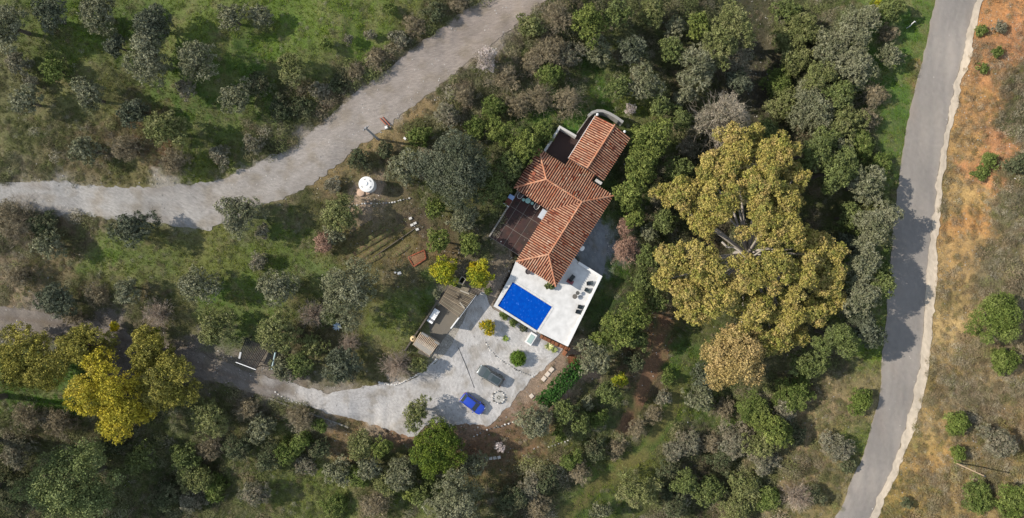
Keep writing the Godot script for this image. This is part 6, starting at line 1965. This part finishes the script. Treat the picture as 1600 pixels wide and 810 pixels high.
func _ready():
	rng.seed = 20240611
	for q in [[noise_a, 11, 0.11, 2], [noise_b, 23, 0.09, 3], [noise_c, 37, 0.22, 3], [noise_d, 51, 0.9, 3]]:
		q[0].seed = q[1]; q[0].frequency = q[2]; q[0].fractal_octaves = q[3]; q[0].noise_type = FastNoiseLite.TYPE_SIMPLEX_SMOOTH
	noise_a.fractal_octaves = 1
	# camera: a drone looking straight down
	var cam := Camera3D.new()
	cam.name = "camera"
	cam.position = Vector3(0, CAM_HEIGHT, 0)
	cam.rotation_degrees = Vector3(-90, 0, 0)
	cam.fov = 2.0 * rad_to_deg(atan(40.5 / CAM_HEIGHT))
	cam.near = 0.5; cam.far = 1500.0
	cam.current = true
	add_child(cam)
	# sky and sun
	var env := Environment.new()
	env.background_mode = Environment.BG_SKY
	var sky := Sky.new()
	var sm := ProceduralSkyMaterial.new()
	sm.sky_top_color = Color(0.6, 0.655, 0.73)
	sm.sky_horizon_color = Color(0.78, 0.8, 0.83)
	sm.sky_curve = 0.18
	sm.ground_bottom_color = Color(0.3, 0.3, 0.25)
	sm.ground_horizon_color = Color(0.6, 0.62, 0.62)
	sm.sun_angle_max = 12.0
	sky.sky_material = sm
	env.sky = sky
	env.background_energy_multiplier = 1.15
	env.tonemap_mode = Environment.TONE_MAPPER_LINEAR
	env.tonemap_exposure = 1.38
	env.sdfgi_enabled = true; env.ssao_enabled = true; env.ssil_enabled = true
	var we := WorldEnvironment.new()
	we.name = "world"; we.environment = env
	add_child(we)
	var sun := DirectionalLight3D.new()
	sun.name = "sun"
	var e := deg_to_rad(35.0); var az := deg_to_rad(9.0)
	var towards := Vector3(cos(e) * cos(az), -sin(e), cos(e) * sin(az))
	add_child(sun)
	sun.look_at_from_position(Vector3.ZERO, towards, Vector3.UP)
	sun.light_energy = 1.5
	sun.light_color = Color(1.0, 0.96, 0.9)
	sun.light_angular_distance = 0.5
	sun.shadow_enabled = true

	# materials
	var grain := noise_tex(0.045, 0.62, 1.0, 3)
	var fine := noise_tex(0.12, 0.72, 1.0, 5)
	var rough_n := noise_tex(0.08, 0, 1, 7, 5, 512, true, 6.0)
	material("ground", Color.WHITE, 0.95, grain, 0.22, rough_n, 1.0)
	material("gravel", Color.WHITE, 0.95, noise_tex(0.2, 0.55, 1.0, 9), 0.5, rough_n, 0.9)
	material("asphalt", Color.WHITE, 0.9, fine, 0.5, rough_n, 0.4)
	material("concrete", Color.WHITE, 0.9, fine, 0.6, rough_n, 0.4)
	material("deck", Color(0.775, 0.772, 0.766), 0.8, noise_tex(0.02, 0.9, 1.0, 13, 6), 0.07)
	material("deck_tint", Color.WHITE, 0.75, fine, 0.8)
	material("white", Color(0.86, 0.855, 0.845), 0.75, noise_tex(0.05, 0.88, 1.0, 17), 0.5)
	material("plaster", Color(0.85, 0.84, 0.82), 0.9, noise_tex(0.06, 0.55, 1.0, 19), 0.5)
	material("tile", Color.WHITE, 0.85, noise_tex(0.09, 0.55, 1.0, 21), 0.9)
	material("tile_base", Color.WHITE, 0.95, noise_tex(0.09, 0.5, 1.0, 22), 0.7)
	material("brick", Color.WHITE, 0.95, grain, 1.2)
	material("stone", Color.WHITE, 0.9, fine, 1.5)
	material("wood", Color.WHITE, 0.9, grain, 1.5)
	material("wood_dark", Color(0.3, 0.2, 0.14), 0.8)
	material("bark", Color.WHITE, 0.95, grain, 1.4)
	material("painted", Color.WHITE, 0.55)
	material("rubber", Color(0.07, 0.07, 0.07), 0.8)
	material("metal", Color(0.65, 0.66, 0.68), 0.4).metallic = 0.8
	material("lamp", Color(0.75, 0.78, 0.8), 0.15)
	material("pool", Color.WHITE, 0.5).metallic_specular = 0.15
	material("dark_glass", Color(0.08, 0.1, 0.12), 0.08)
	material("car_glass", Color(0.2, 0.24, 0.25), 0.06)  # grey raised to carry the sky reflection and the pale interior
	var blue := material("blue_paint", Color(0.02, 0.2, 0.62), 0.35); blue.clearcoat_enabled = true; blue.clearcoat = 0.8; blue.clearcoat_roughness = 0.06
	var dark := material("dark_paint", Color(0.27, 0.3, 0.31), 0.35); dark.clearcoat_enabled = true; dark.clearcoat = 0.8; dark.clearcoat_roughness = 0.06; dark.metallic = 0.3
	var leaf := material("leaf", Color.WHITE, 0.75)
	leaf.metallic_specular = 0.2
	leaf.backlight_enabled = true
	leaf.backlight = Color(0.16, 0.17, 0.1)

	# land
	make_heights()
	make_cover()
	print("land ", Time.get_ticks_msec())
	ground()
	roads()
	print("roads ", Time.get_ticks_msec())
	house()
	terrace()
	outbuildings()
	print("buildings ", Time.get_ticks_msec())
	great_eucalyptus()
	for line in PLANTS.strip_edges().split("\n"):  # the last three rows are unseen trees added for their shade
		var w := line.split(" ", true, 4)
		var size := w[3].split(":")
		plant(w[0], float(w[1]), float(w[2]), float(size[0]), w[4], float(size[1]) if size.size() > 1 else 0.0)
	print("plants ", Time.get_ticks_msec())
	car(766.5, 586.5, Vector2(-270, -165), "dark grey estate car with black glass roof parked on the forecourt", mats.dark_paint, 4.4, true)
	car(739, 630, Vector2(270, 205), "bright blue hatchback parked on the forecourt's lower side", mats.blue_paint, 4.1, false)
	garden()
	terrace_things()
	print("garden ", Time.get_ticks_msec())
	block_everything()
	ground_plants()
	print("done ", Time.get_ticks_msec())
